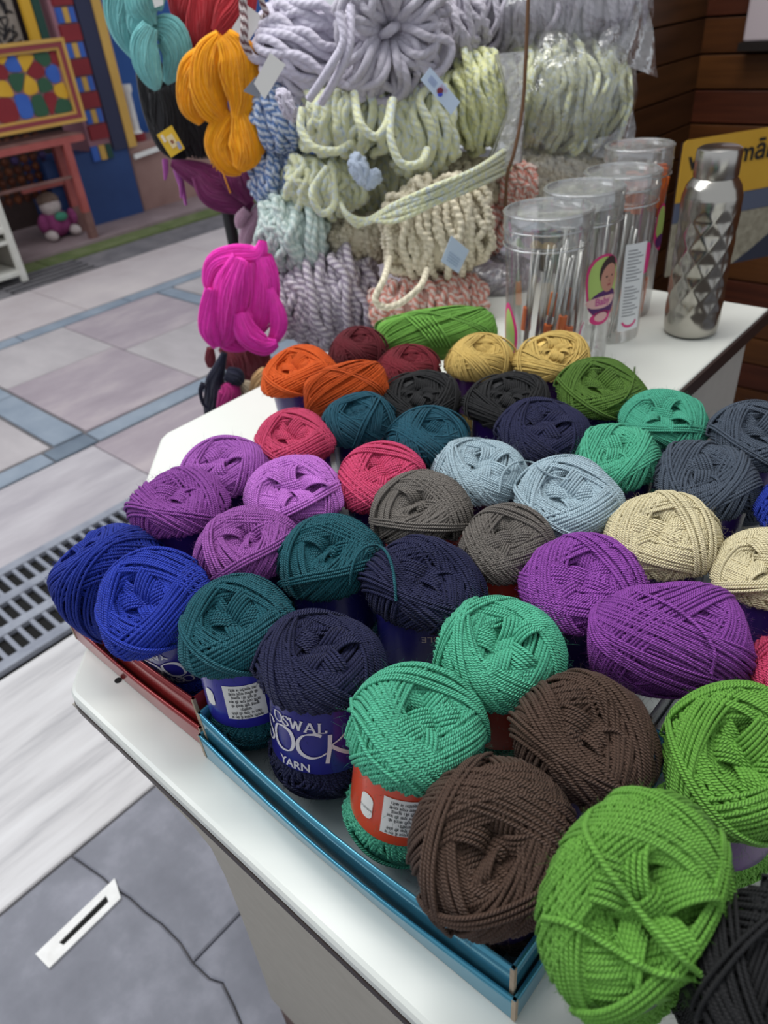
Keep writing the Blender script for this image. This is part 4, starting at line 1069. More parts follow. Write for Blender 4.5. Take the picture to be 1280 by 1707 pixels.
skein('hot magenta wool skein bunched at the foot of the stand', 1.10, [
    [(438, 402, 6), (430, 424, 14), (395, 428, 20), (362, 440, 20), (350, 470, 13), (352, 490, 5)], [(405, 430, 18), (390, 470, 32), (380, 515, 33), (372, 555, 24), (366, 575, 8)], [(350, 480, 8), (346, 515, 13), (348, 550, 15), (362, 578, 7)],
    [(436, 425, 16), (440, 470, 26), (430, 520, 28), (412, 560, 14)], [(448, 480, 6), (462, 520, 13), (464, 548, 13), (450, 575, 6)], [(400, 520, 12), (412, 555, 20), (440, 575, 17), (462, 572, 6)], [(355, 562, 8), (380, 566, 20), (405, 572, 14), (420, 560, 6)], [(372, 500, 10), (398, 526, 18), (420, 520, 12)]], (250, 56, 188), seed=8)
skein('dusty maroon wool skein hanging under the magenta one', 1.14, [[(372, 575, 12), (392, 592, 26), (404, 612, 25), (408, 636, 12)], [(420, 575, 16), (428, 600, 20), (420, 625, 10)], [(350, 580, 5), (350, 598, 8), (350, 612, 4)]], (128, 50, 62), seed=9)
skein('navy black wool skein hanging lowest with a frayed loop', 1.04, [[(374, 588, 4), (366, 612, 9), (358, 636, 15), (362, 664, 22), (360, 700, 18)], [(376, 622, 10), (392, 630, 16), (402, 640, 6)], [(340, 640, 5), (334, 652, 3), (338, 672, 2), (346, 680, 2)]], (30, 30, 52), seed=10)
skein('small dark magenta wool bundle poking up beside the counter edge', 1.02, [[(374, 640, 7), (382, 652, 17), (378, 675, 17), (372, 700, 10)]], (168, 30, 112), seed=11)
skein('ecru wool bundle poking up beside the counter edge', 1.04, [[(398, 640, 6), (412, 650, 15), (418, 672, 12)]], (186, 172, 148), seed=12)
skein('tan wool bundle touching the orange yarn ball', 1.03, [[(444, 615, 6), (434, 636, 15), (428, 662, 12)]], (190, 152, 106), seed=13)
skein('dark green wool tuft between the magenta skein and the mint hank', 1.22, [[(452, 440, 5), (456, 465, 13), (458, 495, 9), (455, 510, 3)]], (24, 70, 38), seed=14)

def hank(label, D, parts, m, strand=7.0, group='thick wool hanks stacked behind the counter', beads=0.0, seed=0, name='wool_hank', fluff=0.09, parent=None, extra=None, wild=1.0):
    """thick ropes wound round a soft bolster; parts: (x px, y px, half length px, half height px, axis degrees, number of turns, depth factor)"""
    rg = np.random.default_rng(seed + 100)
    if parent is None:
        p0 = parts[0]
        root = empty(name, atv(p0[0], p0[1] + p0[3], D), label, 'hank', group)
    else: root = parent
    for pi_, (x, y, a, b, deg, n, dep) in enumerate(parts):
        k = pxm(x, y, D); rad = strand * k
        c = atv(x, y, D) + HF * (b * k * dep * 0.5)
        ex = math.cos(math.radians(deg)) * HR + math.sin(math.radians(deg)) * Z
        ey = -math.sin(math.radians(deg)) * HR + math.cos(math.radians(deg)) * Z
        en = -HF
        t = np.linspace(0, 2 * pi, 44, endpoint=False)
        S = Sweep(); Ps = []; Rs = []
        n = int(n * 1.35)
        for layer in (0, 1):
            for i in range(n):
                s = (i + 0.5) / n * 2 - 1 + rg.normal(0, 0.05)
                s = max(-0.97, min(0.97, s))
                q = math.sqrt(1 - 0.72 * abs(s) ** 2.4) * (1 - 0.16 * layer)
                sl = rg.normal(0.15, 0.40) * wild
                q1, q2 = q * (1 + rg.normal(0, fluff)), q * (1 + rg.normal(0, fluff))
                w1, w2 = rg.uniform(0, 6, 2)
                bb = b * k - rad; dd = b * k * dep - rad
                al = (a * k - rad) * (s + sl * 0.35 * np.sin(t) + 0.06 * np.sin(2 * t + w1))
                al = np.clip(al, -a * k + rad, a * k - rad)
                P = c + al[:, None] * ex + (bb * q1 * (np.cos(t) + 0.08 * np.sin(3 * t + w2)))[:, None] * ey + (dd * q2 * (np.sin(t) + 0.08 * np.sin(2 * t + w1)))[:, None] * en
                wv = rg.uniform(0, 6, 6); am = rad * 0.55
                P = P + am * np.sin(5 * t + wv[0])[:, None] * ex + am * np.sin(4 * t + wv[1])[:, None] * ey + am * 0.8 * (np.sin(6 * t + wv[2]) + 0.6 * np.sin(9 * t + wv[3]))[:, None] * ex
                Ps.append(P)
                if beads:
                    Rs.append(rad * (1 - beads + beads * 1.6 * np.abs(np.sin(np.arange(44 * 3) * pi / 3.0 + w1))))
        Ps = np.array(Ps)
        if beads:
            Q = np.array([smoothcurve(P, 132, True) for P in Ps]); S.tubes(Q, np.array(Rs), 6, True, (Q - c))
        else: S.tubes(Ps, rad * (0.93 + 0.14 * rg.random((len(Ps), 44))), 7, True, (Ps - c))
        th = np.linspace(0, 2 * pi, 24, endpoint=False); ss = np.linspace(-0.98, 0.98, 14)
        G = np.array([c + (a * k * 0.86 * s) * ex + math.sqrt(1 - 0.92 * abs(s) ** 2.4) * 0.80 * ((b * k) * np.cos(th)[:, None] * ey + (b * k * dep) * np.sin(th)[:, None] * en) for s in ss])
        S.grid(G, wrap=True)
        S.build('loops', m, root)
    if extra:
        S = Sweep()
        for pts, w in extra: S.tubes(smoothcurve([atv(*p) for p in pts], 40), w * pxm(pts[0][0], pts[0][1], D), 7)
        S.build('drawn_strands', m, root)
    return root
def bow_hank(label, D, tie, petals, m, strand, seed=0, group='thick wool hanks stacked behind the counter', name='wool_hank'):
    """a hank tied in its middle: loops fan out from the tie; petals: (angle degrees, length px, half width px, loops)"""
    rg = np.random.default_rng(seed)
    root = empty(name, atv(tie[0], tie[1] + 100, D), label, 'hank', group)
    k = pxm(tie[0], tie[1], D); rad = strand * k
    S = Sweep(); Ps = []
    c = atv(*tie, D - 0.012)
    t = np.linspace(0, 2 * pi, 48, endpoint=False)
    for (deg, L, w, n) in petals:
        for i in range(n):
            a = math.radians(deg + rg.normal(0, 7)); l = L * rg.uniform(0.62, 1.06) * k; ww = w * rg.uniform(0.7, 1.15) * k
            ex = math.cos(a) * HR + math.sin(a) * Z; ey = -math.sin(a) * HR + math.cos(a) * Z
            u_ = (1 - np.cos(t)) / 2
            bulge = 0.035 * rg.uniform(0.4, 1.3) * np.sin(pi * np.minimum(1, u_ * 1.05)) + 0.012 * rg.normal() * u_
            drop = 0.012 * np.sin(t * 2 + rg.uniform(0, 6)) * u_
            Ps.append(c + (l * u_)[:, None] * ex + (ww * np.sin(t) * (0.10 + 0.9 * np.sqrt(u_)))[:, None] * ey - (bulge - 0.028 + 0.03 * u_)[:, None] * HF + drop[:, None] * ey)
    Ps = np.array(Ps); S.tubes(Ps, rad, 7, True, -HF)
    cb = atv(*tie, D + 0.055)
    th = np.linspace(0, 2 * pi, 24, endpoint=False)
    G = []
    for s in np.linspace(-0.99, 0.99, 12):
        q = math.sqrt(1 - s * s)
        G.append(cb + s * 108 * k * HR + q * (78 * k * np.cos(th)[:, None] * Z - 0.05 * np.sin(th)[:, None] * HF))
    S.grid(np.array(G), wrap=True)
    S.build('loops', m, root)
    S = Sweep()
    for j in range(3):
        P = c + 0.5 * rad * (j - 1) * HR + (15 * k * np.cos(t))[:, None] * (HR * 0.7 + Z * 0.4) + (0.016 * np.sin(t))[:, None] * HF - 0.006 * HF
        S.tubes(P, rad * 0.9, 7, True, HR)
    S.build('tie', m, root)
    return root

Y_lav = yarn('thick_lavender', (192, 187, 202), pitch=0.03, bump=0.3, sheen=0.5, vary=0.10)
Y_lavg = yarn('thick_lavender_grey', (184, 179, 190), pitch=0.03, bump=0.3, sheen=0.5, vary=0.10)
Y_yel = yarn('thick_yellow_green', (206, 208, 168), second=(188, 200, 214), pitch=0.03, bump=0.3, sheen=0.4, fleck=1)
Y_yel2 = yarn('thick_lemon', (214, 216, 160), second=(186, 196, 200), pitch=0.03, bump=0.3, sheen=0.4, fleck=1)
Y_blue = yarn('blue_white_marl', (78, 116, 172), second=(206, 214, 226), pitch=0.020, plies=2, bump=0.6)
Y_mint = yarn('mint_rope', (170, 190, 186), second=(206, 218, 212), pitch=0.024, plies=2, bump=0.5)
Y_beige = yarn('beige_slub', (228, 219, 196), second=(204, 195, 170), pitch=0.02, plies=2, bump=0.4)
Y_lil = yarn('lilac_white_marl', (158, 146, 164), second=(222, 214, 220), pitch=0.022, plies=2, bump=0.6)
Y_cor = yarn('coral_white_marl', (208, 128, 112), second=(220, 206, 196), pitch=0.020, plies=2, bump=0.6)

DS = 1.17
hank('lavender hank curled into a round, left of the tied one', DS + .02, [(515, 92, 82, 96, 62, 11, .8)], Y_lav, 7.5, seed=1, extra=[([(565, 20, DS - .07), (572, 70, DS - .08), (545, 120, DS - .08), (515, 165, DS - .06)], 7), ([(585, 10, DS - .06), (582, 80, DS - .08), (560, 130, DS - .07), (535, 172, DS - .05)], 7)])
bow_hank('lavender grey hank tied in its middle with loops fanning out', DS - .01, (648, 50), [(-95, 118, 26, 6), (-125, 125, 22, 6), (-62, 112, 26, 6), (-28, 105, 24, 5), (-150, 105, 20, 4), (100, 80, 24, 6), (60, 95, 24, 6), (140, 95, 22, 5), (20, 110, 24, 5), (172, 90, 18, 3)], Y_lavg, 7.2, seed=3)
hank('pinkish lavender hank end beside the plastic bag at the top', DS + .04, [(755, 45, 55, 62, 20, 9, .8)], Y_lavg, 6.0, seed=4)
hank('lemon hank of two big loops, left of the tagged one', DS - .02, [(578, 205, 80, 60, -8, 8, .9)], Y_yel, 8.0, seed=5, extra=[([(505, 180, DS - .07), (502, 215, DS - .08), (522, 246, DS - .09), (560, 252, DS - .08), (585, 240, DS - .06)], 7), ([(590, 155, DS - .07), (600, 205, DS - .10), (625, 228, DS - .10), (645, 205, DS - .09), (652, 170, DS - .06)], 7)])
hank('lemon hank hung below the pale blue printed tag', DS - .03, [(705, 222, 58, 80, 4, 8, .8)], Y_yel, 8.0, seed=6, extra=[([(655, 165, DS - .07), (650, 225, DS - .10), (668, 272, DS - .11), (700, 272, DS - .10), (712, 250, DS - .07)], 7)])
hank('lemon hank right of the pale blue printed tag, next to the plastic bag', DS + .02, [(796, 172, 52, 80, 8, 10, .8)], Y_yel2, 6.2, seed=7)
hank('drooping lemon hank with strands drawn across to the right', DS + .0, [(540, 312, 72, 50, -6, 8, .9)], Y_yel, 7.2, seed=8, extra=[
    ([(566, 330 + 4 * j, DS + .01), (578 + 4 * j, 356 + 5 * j, DS - .065), (612, 366 + 2 * ((j * 3) % 4), DS - .085), (660, 340 + 7 * j - 5 * (j % 2), DS - .13), (722, 312 + 7 * j + 4 * (j % 2), DS - .15), (790, 284 + 7 * j - 4 * (j % 2), DS - .12), (836, 254 + 9 * j, DS - .02), (854, 238 + 10 * j, DS + .05)], 4.2) for j in range(5)] + [([(545, 280, DS - .06), (520, 320, DS - .09), (535, 355, DS - .09), (558, 340, DS - .08), (555, 290, DS - .06)], 6)])
hank('blue and white marled hank directly below the white tag', DS + .03, [(468, 200, 50, 62, 10, 9, .9)], Y_blue, 6.5, seed=9)
hank('blue and white marled hank, lower of two beside the orange skein', DS + .05, [(462, 298, 46, 58, -10, 9, .9)], Y_blue, 6.5, seed=10)
hank('pale mint rope hank above the lilac one', DS, [(488, 398, 60, 68, -12, 10, .9)], Y_mint, 7.0, seed=11)
hank('beige slubby hank lower left of the drooping lemon one', DS + .02, [(596, 408, 54, 46, 8, 8, .9)], Y_beige, 6.2, beads=0.32, seed=12)
hank('large beige slubby hank with a pale blue tag', 1.08, [(730, 392, 92, 82, 6, 12, .75)], Y_beige, 6.4, beads=0.32, seed=13, extra=[([(650, 430, 1.06), (640, 465, 1.0), (625, 498, .985), (640, 512, .985), (668, 505, .985), (700, 478, .99), (712, 450, 1.03)], 5.5)])
hank('beige slubby hank end under the drawn lemon strands', DS + .05, [(782, 312, 54, 44, -6, 8, .9)], Y_beige, 6.0, beads=0.32, seed=14)
hank('lilac and white marled hank low on the stack beside the magenta skein', DS - .03, [(550, 514, 86, 84, 4, 12, .8)], Y_lil, 7.0, seed=15)
hank('coral and white marled hank under the beige one', 1.07, [(715, 515, 98, 50, 0, 14, .9)], Y_cor, 6.0, seed=16)
hank('coral and white marled hank end beside the needle jars', DS + .07, [(812, 375, 34, 62, -8, 8, .9)], Y_cor, 6.0, seed=17)
hank('lilac bow of thin wool hanging on the blue and white hank', DS - .05, [(478, 176, 13, 26, 20, 5, .6)], Y_lav, 3.2, seed=18)
hank('pale blue ribbon of wool tied among the lemon hanks', DS - .09, [(600, 285, 14, 26, 20, 5, .6), (620, 300, 12, 16, -50, 4, .6)], yarn('pale_blue_fleece', (178, 190, 208), pitch=0.03, bump=0.2), 5, seed=19)
hank('lemon hank deep in the stack behind the pale ribbon', DS + .09, [(640, 300, 110, 90, 0, 14, .6)], Y_yel, 7, seed=20)
hank('lavender hank deep in the stack behind the tied one', DS + .10, [(680, 95, 130, 80, 0, 14, .6)], Y_lavg, 7, seed=21)
# low crate the stack sits on
crt = empty('wooden_crate', (*atv(660, 600, 1.27)[:2], 0), 'wooden crate beneath the stacked hanks, hidden by the counter', 'crate')
cb_ = atv(600, 600, 1.30)
Mr = Matrix(((HR[0], HF[0], 0), (HR[1], HF[1], 0), (0, 0, 1)))
for q in range(4): MB().box((cb_[0], cb_[1], 0.07 + q * 0.14), (0.26, 0.22, 0.13), Mr, bevel=0.004).build('slat', M_pl[q % 3], crt)

# clear bags with hanks inside, lying towards the timber wall
M_film = film('clear_bag_film', (226, 226, 226), 0.07, 0.22, 0.6, 16, 0.16)
M_filmd = film('cloudy_bag_film', (206, 206, 210), 0.22, 0.25, 0.7, 14, 0.22)
def bag(label, D, c_, a, b, deg, m, strand, seed, flap=None, dep=0.9, fm=None, beads=0.0, neck=0.35):
    root = empty('clear_bag', atv(c_[0], c_[1] + b, D), label, 'bag', 'clear bags of thick wool behind the jars')
    hank(None, D, [(c_[0], c_[1], a, b, deg, 18, dep)], m, strand * 0.85, seed=seed, beads=beads, parent=root, wild=0.5, fluff=0.04)
    rg = np.random.default_rng(seed)
    k = pxm(c_[0], c_[1], D); c0 = atv(c_[0], c_[1], D) + HF * (b * k * dep * 0.5)
    ex = math.cos(math.radians(deg)) * HR + math.sin(math.radians(deg)) * Z; ey = -math.sin(math.radians(deg)) * HR + math.cos(math.radians(deg)) * Z
    u_ = np.linspace(-1, 1, 30); th = np.linspace(0, 2 * pi, 56, endpoint=False); G = []
    for s in u_:
        q = max(0.02, (1 - abs(s) ** 3.2)) ** 0.5
        if s < -0.55: q = max(q * 0.6, neck * (1 + (s + 0.55) * 0.6))
        w_ = 1.10 * q * (1 + 0.035 * np.sin(7 * th + 6 * s + seed) + 0.03 * np.sin(11 * th - 9 * s))
        G.append(c0 + s * a * 1.16 * k * ex + (w_ * b * k * np.cos(th))[:, None] * ey - (w_ * b * k * dep * np.sin(th))[:, None] * HF)
    S = Sweep(); S.grid(np.array(G), wrap=True); S.build('plastic_bag', fm or M_film, root)
    if flap:
        S = Sweep(); P = np.array([atv(*p) for p in flap]); n_ = len(P) // 2
        A_, B_ = smoothcurve(P[:n_], 12), smoothcurve(P[n_:], 12)
        G = np.array([A_ * (1 - v) + B_ * v + (0.006 * np.sin(np.arange(12) * 1.3 + v * 7))[:, None] * HF for v in np.linspace(0, 1, 8)])
        S.grid(G); S.build('bag_flap', M_filmd, root)
    return root
bag('clear bag of lavender hanks lying on top, its loose corner hanging right', 1.32, (928, 22), 150, 78, -6, Y_lavg, 6.5, 31, flap=[(1000, 60, 1.28), (1050, 20, 1.30), (1078, -10, 1.32), (1000, 95, 1.27), (1050, 112, 1.28), (1098, 130, 1.30)])
bag('big clear bag of lemon hanks in the middle', 1.28, (945, 172), 108, 94, -10, Y_yel, 6.5, 32, dep=0.85, flap=[(990, 235, 1.24), (1030, 215, 1.25), (1056, 180, 1.27), (985, 262, 1.24), (1030, 262, 1.25), (1060, 250, 1.27)])
bag('clear bag of beige and coral hanks behind the jars', 1.27, (915, 295), 95, 42, -4, Y_beige, 5.5, 33, beads=0.3)
hank('coral hank behind the jars, left part of the lower bag', 1.20, [(865, 310, 34, 34, 10, 7, .8)], Y_cor, 5.0, seed=34)
bag('cloudy bag of lilac wool standing left of the jars', 1.20, (826, 468), 30, 72, 80, Y_lil, 6.0, 35, fm=M_filmd, neck=0.5)
# gathered mouth of the lemon bag and the brown cord running down it
gm = empty('gathered_plastic', atv(855, 250, 1.19), 'twisted clear plastic bag mouth gathered beside the brown cord', 'bag')
G = []
for i, v in enumerate(np.linspace(0, 1, 16)):
    cx_, cy_ = 852 + 18 * v - 30 * max(0, v - 0.5) * 2, 88 + 185 * v
    wd_ = 12 + 14 * abs(v - 0.45) * 2
    th = np.linspace(0, 2 * pi, 40, endpoint=False)
    kk = pxm(cx_, cy_, 1.17)
    G.append(atv(cx_, cy_, 1.17) + ((wd_ * kk) * np.cos(th) * (1 + 0.16 * np.sin(9 * th)))[:, None] * HR + ((wd_ * kk * 0.6) * np.sin(th) * (1 + 0.16 * np.sin(7 * th)))[:, None] * HF)
S = Sweep(); S.grid(np.array(G), wrap=True); S.build('plastic_bag', film('gathered_film', (226, 226, 228), 0.38, 0.3, 0.5, 40, 0.2), gm)
cdg = empty('brown_cord', atv(838, 350, 1.13), 'thin brown cord hanging in front of the clear bags', 'cord')
S = Sweep()
S.tubes(smoothcurve([atv(882, -40, 1.14), atv(879, 40, 1.14), atv(876, 110, 1.14), atv(871, 180, 1.14), atv(858, 250, 1.13), atv(846, 290, 1.13), atv(842, 350, 1.13)], 40), 0.0026, 7)
S.build('strand', mat('brown_jute', (104, 74, 52), 0.9), cdg)

# paper tags
M_tagw = mat('white_card', (224, 222, 218), 0.5); M_tagb = mat('pale_blue_card', (190, 206, 226), 0.5); M_tagg = mat('grey_card', (128, 132, 142), 0.5)
def tagcard(label, quad, D, m, th=0.0012, dd=(0, 0, 0, 0)):
    P = [atv(*q, D + e) for q, e in zip(quad, dd)]
    t_ = empty('paper_tag', P[0], label, 'tag')
    MB().prism(P, HF * th).build('card', m, t_)
    return t_, P
def onquad(P, u, v): return P[0] * (1 - u) * (1 - v) + P[1] * u * (1 - v) + P[2] * u * v + P[3] * (1 - u) * v
def printq(t_, P, u0, u1, v0, v1, m, name='print'):
    MB().prism([onquad(P, u, v) - HF * 0.0006 for u, v in ((u0, v0), (u1, v0), (u1, v1), (u0, v1))], HF * 0.0004).build(name, m, t_)
tagcard('blank white tag hanging at the left of the lavender hanks', [(450, 88), (476, 108), (441, 166), (423, 139)], 1.075, M_tagw)
tagcard('grey tag half hidden behind the white one', [(426, 128), (438, 142), (432, 164), (405, 152)], 1.085, M_tagg)
t_, P = tagcard('pale blue printed tag with a small red and blue mark on the lemon hanks', [(717, 112), (767, 170), (752, 192), (701, 133)], 1.06, M_tagb)
MB().ball(onquad(P, .48, .52) - HF * .0008, (.0042, .0042, .0008), 10, Matrix(((HR[0], 0, HF[0]), (HR[1], 0, HF[1]), (0, 1, 0)))).build('logo', mat('dark_red_print', (110, 30, 50), 0.5), t_)
MB().ball(onquad(P, .53, .66) - HF * .0008, (.0034, .0026, .0008), 10, Matrix(((HR[0], 0, HF[0]), (HR[1], 0, HF[1]), (0, 1, 0)))).build('logo', mat('blue_print', (50, 70, 190), 0.5), t_)
for i in range(4): printq(t_, P, .12, .34, .30 + .11 * i, .34 + .11 * i, mat('grey_blue_print', (140, 156, 196), 0.5))
for i in range(3): printq(t_, P, .42, .62, .14 + .09 * i, .17 + .09 * i, mat('pinkish_print', (200, 160, 186), 0.5))
t_, P = tagcard('pale blue tag on the large beige hank', [(752, 393), (782, 418), (764, 456), (735, 436)], 0.955, M_tagb)
for i in range(4): printq(t_, P, .2, .8, .5 + .1 * i, .53 + .1 * i, mat('faint_print', (160, 180, 204), 0.5))
t_, P = tagcard('white tag with a maroon and white twisted cord over it, by the red skein', [(411, 8), (440, 30), (415, 68), (386, 48)], 1.20, M_tagw)
S = Sweep()
for sft in (0, 1):
    S.tubes(smoothcurve([atv(404 + 4 * sft, -30, 1.185), atv(403 + 4 * sft, 10, 1.185), atv(406 + 3 * sft, 40, 1.18), atv(404 + 5 * sft, 66, 1.18), atv(414 + 3 * sft, 90, 1.19)], 40), 0.004, 7)
S.tubes(smoothcurve([atv(430, -30, 1.185), atv(437, 5, 1.185), atv(444, 20, 1.19), atv(438, 30, 1.20)], 20), 0.004, 7)
S.build('twisted_cord', yarn('maroon_white_cord', (92, 46, 50), second=(206, 196, 194), pitch=0.022, plies=2), t_)
t_, P = tagcard('yellow printed label on the black wool skein', [(286, 209), (308, 248), (285, 263), (261, 225)], 1.27, mat('yellow_label_card', (222, 182, 40), 0.45))
printq(t_, P, .25, .75, .22, .62, mat('cream_print', (226, 208, 160), 0.5)); printq(t_, P, .45, .60, .34, .52, mat('red_print', (170, 50, 40), 0.5))
printq(t_, P, .62, .92, .10, .30, mat('pale_blue_print', (150, 160, 196), 0.5)); printq(t_, P, .1, .4, .70, .85, mat('white_label_print', (226, 216, 200), 0.5))
tagcard('white tag at the top of the aqua skein', [(246, -25), (272, -20), (272, 8), (258, 13)], 1.20, M_tagw)

# ================================================================== JARS, BOTTLE AND SIGN
M_clear = film('clear_jar_plastic', (232, 234, 232), 0.035, 0.20, 0, 1, 0.06)
M_rim = film('jar_rim_plastic', (232, 234, 232), 0.16, 0.5, 0.0, 10, 0.1)
M_steel = mat('needle_steel', (176, 176, 172), 0.25, metal=1.0)
M_orange = mat('orange_plastic', (232, 112, 32), 0.45)
def jar(x, y, r, h, label):
    g = empty('needle_jar', (x, y, TOP), label, 'jar', 'clear jars of needles on the counter')
    MB().lathe([(r * 0.90, 0.001), (r * 0.93, 0.004), (r * 0.95, 0.03), (r, h - 0.035), (r, h - 0.03)], (x, y, TOP), 48, capped=False).build('jar_wall', M_clear, g, smooth=True)
    MB().lathe([(0.001, 0.003), (r * 0.90, 0.001)], (x, y, TOP), 48, capped=False).build('jar_bottom', M_rim, g, smooth=True)
    MB().lathe([(r * 1.0, h - 0.034), (r * 1.06, h - 0.030), (r * 1.06, h - 0.004), (r * 1.03, h), (r * 0.97, h), (r * 0.95, h - 0.004), (0.001, h - 0.006)], (x, y, TOP), 48, capped=False).build('lid', M_rim, g, smooth=True, angle=35)
    S = Sweep(); th = np.linspace(0, 2 * pi, 64, endpoint=False)
    for zz in (h - 0.036, h - 0.018, h - 0.002):
        S.tubes(np.stack([x + r * 1.05 * np.cos(th), y + r * 1.05 * np.sin(th), np.full(64, TOP + zz)], -1), 0.0013, 6, True, Z)
    S.build('rim_ring', M_rim, g)
    return g
def rods(g, x, y, r, n, h, seed, lean, capn, rr_=0.0022, m=None, toporange=0):
    rg = np.random.default_rng(seed)
    for i in range(n):
        a = rg.uniform(0, 2 * pi); q = r * math.sqrt(rg.uniform(0.05, 0.8)) * 0.85
        b0 = np.array([x + q * math.cos(a), y + q * math.sin(a), TOP + 0.004])
        L_ = lean * HR + rg.normal(0, 0.006, 3); t0 = b0 + L_ * np.array([1, 1, 0]); 
        off = (t0[:2] - np.array([x, y])); nn = np.linalg.norm(off)
        if nn > r * 0.86: t0[:2] = np.array([x, y]) + off / nn * r * 0.86
        t0[2] = TOP + h * rg.uniform(0.86, 0.97)
        nd = MB().bar(b0, t0, rr_, rr_, 1, 10).build('needle', m or M_steel, g, smooth=True)
        if i < capn:
            d = (t0 - b0) / np.linalg.norm(t0 - b0)
            MB().bar(b0 + d * (0.001 if toporange else 0.05 + 0.012 * (i % 3)), b0 + d * (0.05 if toporange else 0.078 + 0.012 * (i % 3)), 0.0062, 0.0056, 1, 10).build('cap', M_orange, nd, smooth=True, angle=40)
        if i < toporange: MB().bar(t0 - d * 0.045, t0 + d * 0.004, 0.0058, 0.0074, 1, 10).build('handle', M_orange, nd, smooth=True, angle=40)
JX = [(-.436, .748, .0465, .212), (-.442, .838, .0445, .215), (-.440, .931, .0445, .215), (-.462, 1.020, .0420, .228)]
J1 = jar(*JX[0], 'nearest clear jar, full of steel knitting needles with orange caps'); rods(J1, *JX[0][:3], 17, .185, 41, 0.022, 5)
J2 = jar(*JX[1], 'second clear jar of steel needles, with a baby picture sticker'); rods(J2, *JX[1][:3], 13, .185, 42, 0.012, 0)
J3 = jar(*JX[2], 'third clear jar, with a white printed paper inside'); rods(J3, *JX[2][:3], 5, .16, 43, 0.01, 0)
J4 = jar(*JX[3], 'tallest clear jar, of orange plastic needles beside the steel bottle')
rods(J4, *JX[3][:3], 9, .205, 44, 0.01, 9, 0.0022, None, 9)

def jprint(parent, name, jx, phi, polys, m, extra=0.0006):
    b2 = flat_mesh(polys)
    wrap(b2, jx[2] + extra, phi)
    me = bpy.data.meshes.new(name); b2.to_mesh(me); b2.free()
    o_ = bpy.data.objects.new(name, me); col.objects.link(o_); me.materials.append(m)
    o_.location = (jx[0] - 0, jx[1] - 0, TOP); put(o_, parent); return o_
def blob(cx_, cz_, rx, rz, n=18, wob=0.0, ph=0): return [(cx_ + rx * (1 + wob * math.sin(3 * t + ph)) * math.cos(t), cz_ + rz * (1 + wob * math.cos(2 * t + ph)) * math.sin(t)) for t in np.linspace(0, 2 * pi, n, endpoint=False)]
M_hot = mat('hot_pink_print', (216, 50, 124), 0.45); M_lime = mat('lime_print', (176, 204, 110), 0.45); M_skin = mat('skin_print', (196, 142, 122), 0.5); M_hair = mat('dark_hair_print', (58, 40, 40), 0.6)
M_vio = mat('violet_print', (84, 36, 100), 0.5); M_pinkl = mat('pale_pink_print', (226, 180, 176), 0.5); M_wp = mat('white_sticker', (226, 228, 228), 0.5); M_gp = mat('grey_print', (136, 138, 142), 0.5); M_eye = mat('dark_brown_print', (50, 30, 28), 0.5)
def sticker(parent, jx, phi, z, s=1.0):
    e = 0.0006
    J = lambda name, polys, m, k: jprint(parent, name, jx, phi, [[(p[0] * s, z + p[1] * s) for p in q] for q in polys], m, e + k * 0.0002)
    J('sticker_outline', [blob(0, 0.0, 0.029, 0.040, 28, 0.10, 1)], M_hot, 0)
    J('sticker_ground', [blob(0, 0.0, 0.026, 0.037, 28, 0.10, 1)], M_lime, 1)
    J('coat', [blob(0.001, -0.019, 0.024, 0.016)], M_vio, 2)
    J('hair', [blob(0.003, 0.017, 0.0145, 0.018)], M_hair, 3)
    J('face', [blob(0.004, 0.010, 0.0135, 0.0165)], M_skin, 4)
    J('eyes', [blob(-0.001, 0.012, 0.0018, 0.0012, 8), blob(0.0085, 0.012, 0.0018, 0.0012, 8)], M_eye, 5)
    J('mouth', [blob(0.004, 0.002, 0.0034, 0.0012, 10)], mat('lip_print', (160, 70, 76), 0.5), 5)
    J('nose', [blob(0.004, 0.007, 0.0014, 0.0012, 8)], mat('nose_print', (172, 112, 96), 0.5), 5)
    J('name_plate', [blob(-0.004, -0.017, 0.023, 0.0075, 22, 0.06, 0.4)], M_pinkl, 5)
    b2 = text_bm('Baby', 0.0125, -0.004, z - 0.017, 'CENTER', False, 0.0003)
    wrap(b2, jx[2] + e + 0.0014, phi); me = bpy.data.meshes.new('lettering'); b2.to_mesh(me); b2.free()
    o_ = bpy.data.objects.new('lettering', me); col.objects.link(o_); me.materials.append(mat('rose_letter_print', (196, 92, 150), 0.5)); o_.location = (jx[0], jx[1], TOP); put(o_, parent)
    J('bib', [blob(-0.004, -0.036, 0.016, 0.0085)], M_hot, 2); J('bib_face', [blob(-0.004, -0.035, 0.010, 0.0055)], M_pinkl, 3)
PHV = math.atan2(-HF[1], -HF[0])        # the side of a jar that faces the viewer
sticker(J2, JX[1], PHV + 0.55, 0.105, 1.05)
jx = JX[2]
jprint(J3, 'info_label', jx, PHV + 0.30, [rrect(-0.016, 0.017, 0.02, 0.135, 0.002)], M_wp)
jprint(J3, 'info_outline', jx, PHV + 0.30, [[(x, z) for x, z in blob(0.019, 0.112, 0.0135, 0.022, 20, 0.1)]], M_hot, 0.0004)
pr = []
for i in range(20): pr.append(rrect(-0.012, -0.012 + 0.024 * (0.55 + 0.45 * ((i * 7) % 5) / 4), 0.126 - i * 0.0043 - (0.004 if i > 9 else 0), 0.1275 - i * 0.0043 - (0.004 if i > 9 else 0)))
jprint(J3, 'small_print', jx, PHV + 0.30, pr, M_gp, 0.0009)
sm = [(0.012 * math.cos(t), 0.034 + 0.010 * math.sin(t)) for t in np.linspace(pi * 1.08, pi * 1.95, 14)] + [(0.0095 * math.cos(t), 0.035 + 0.0075 * math.sin(t)) for t in np.linspace(pi * 1.95, pi * 1.08, 14)]
jprint(J3, 'pink_smile', jx, PHV + 0.30, [sm], M_hot, 0.0009)
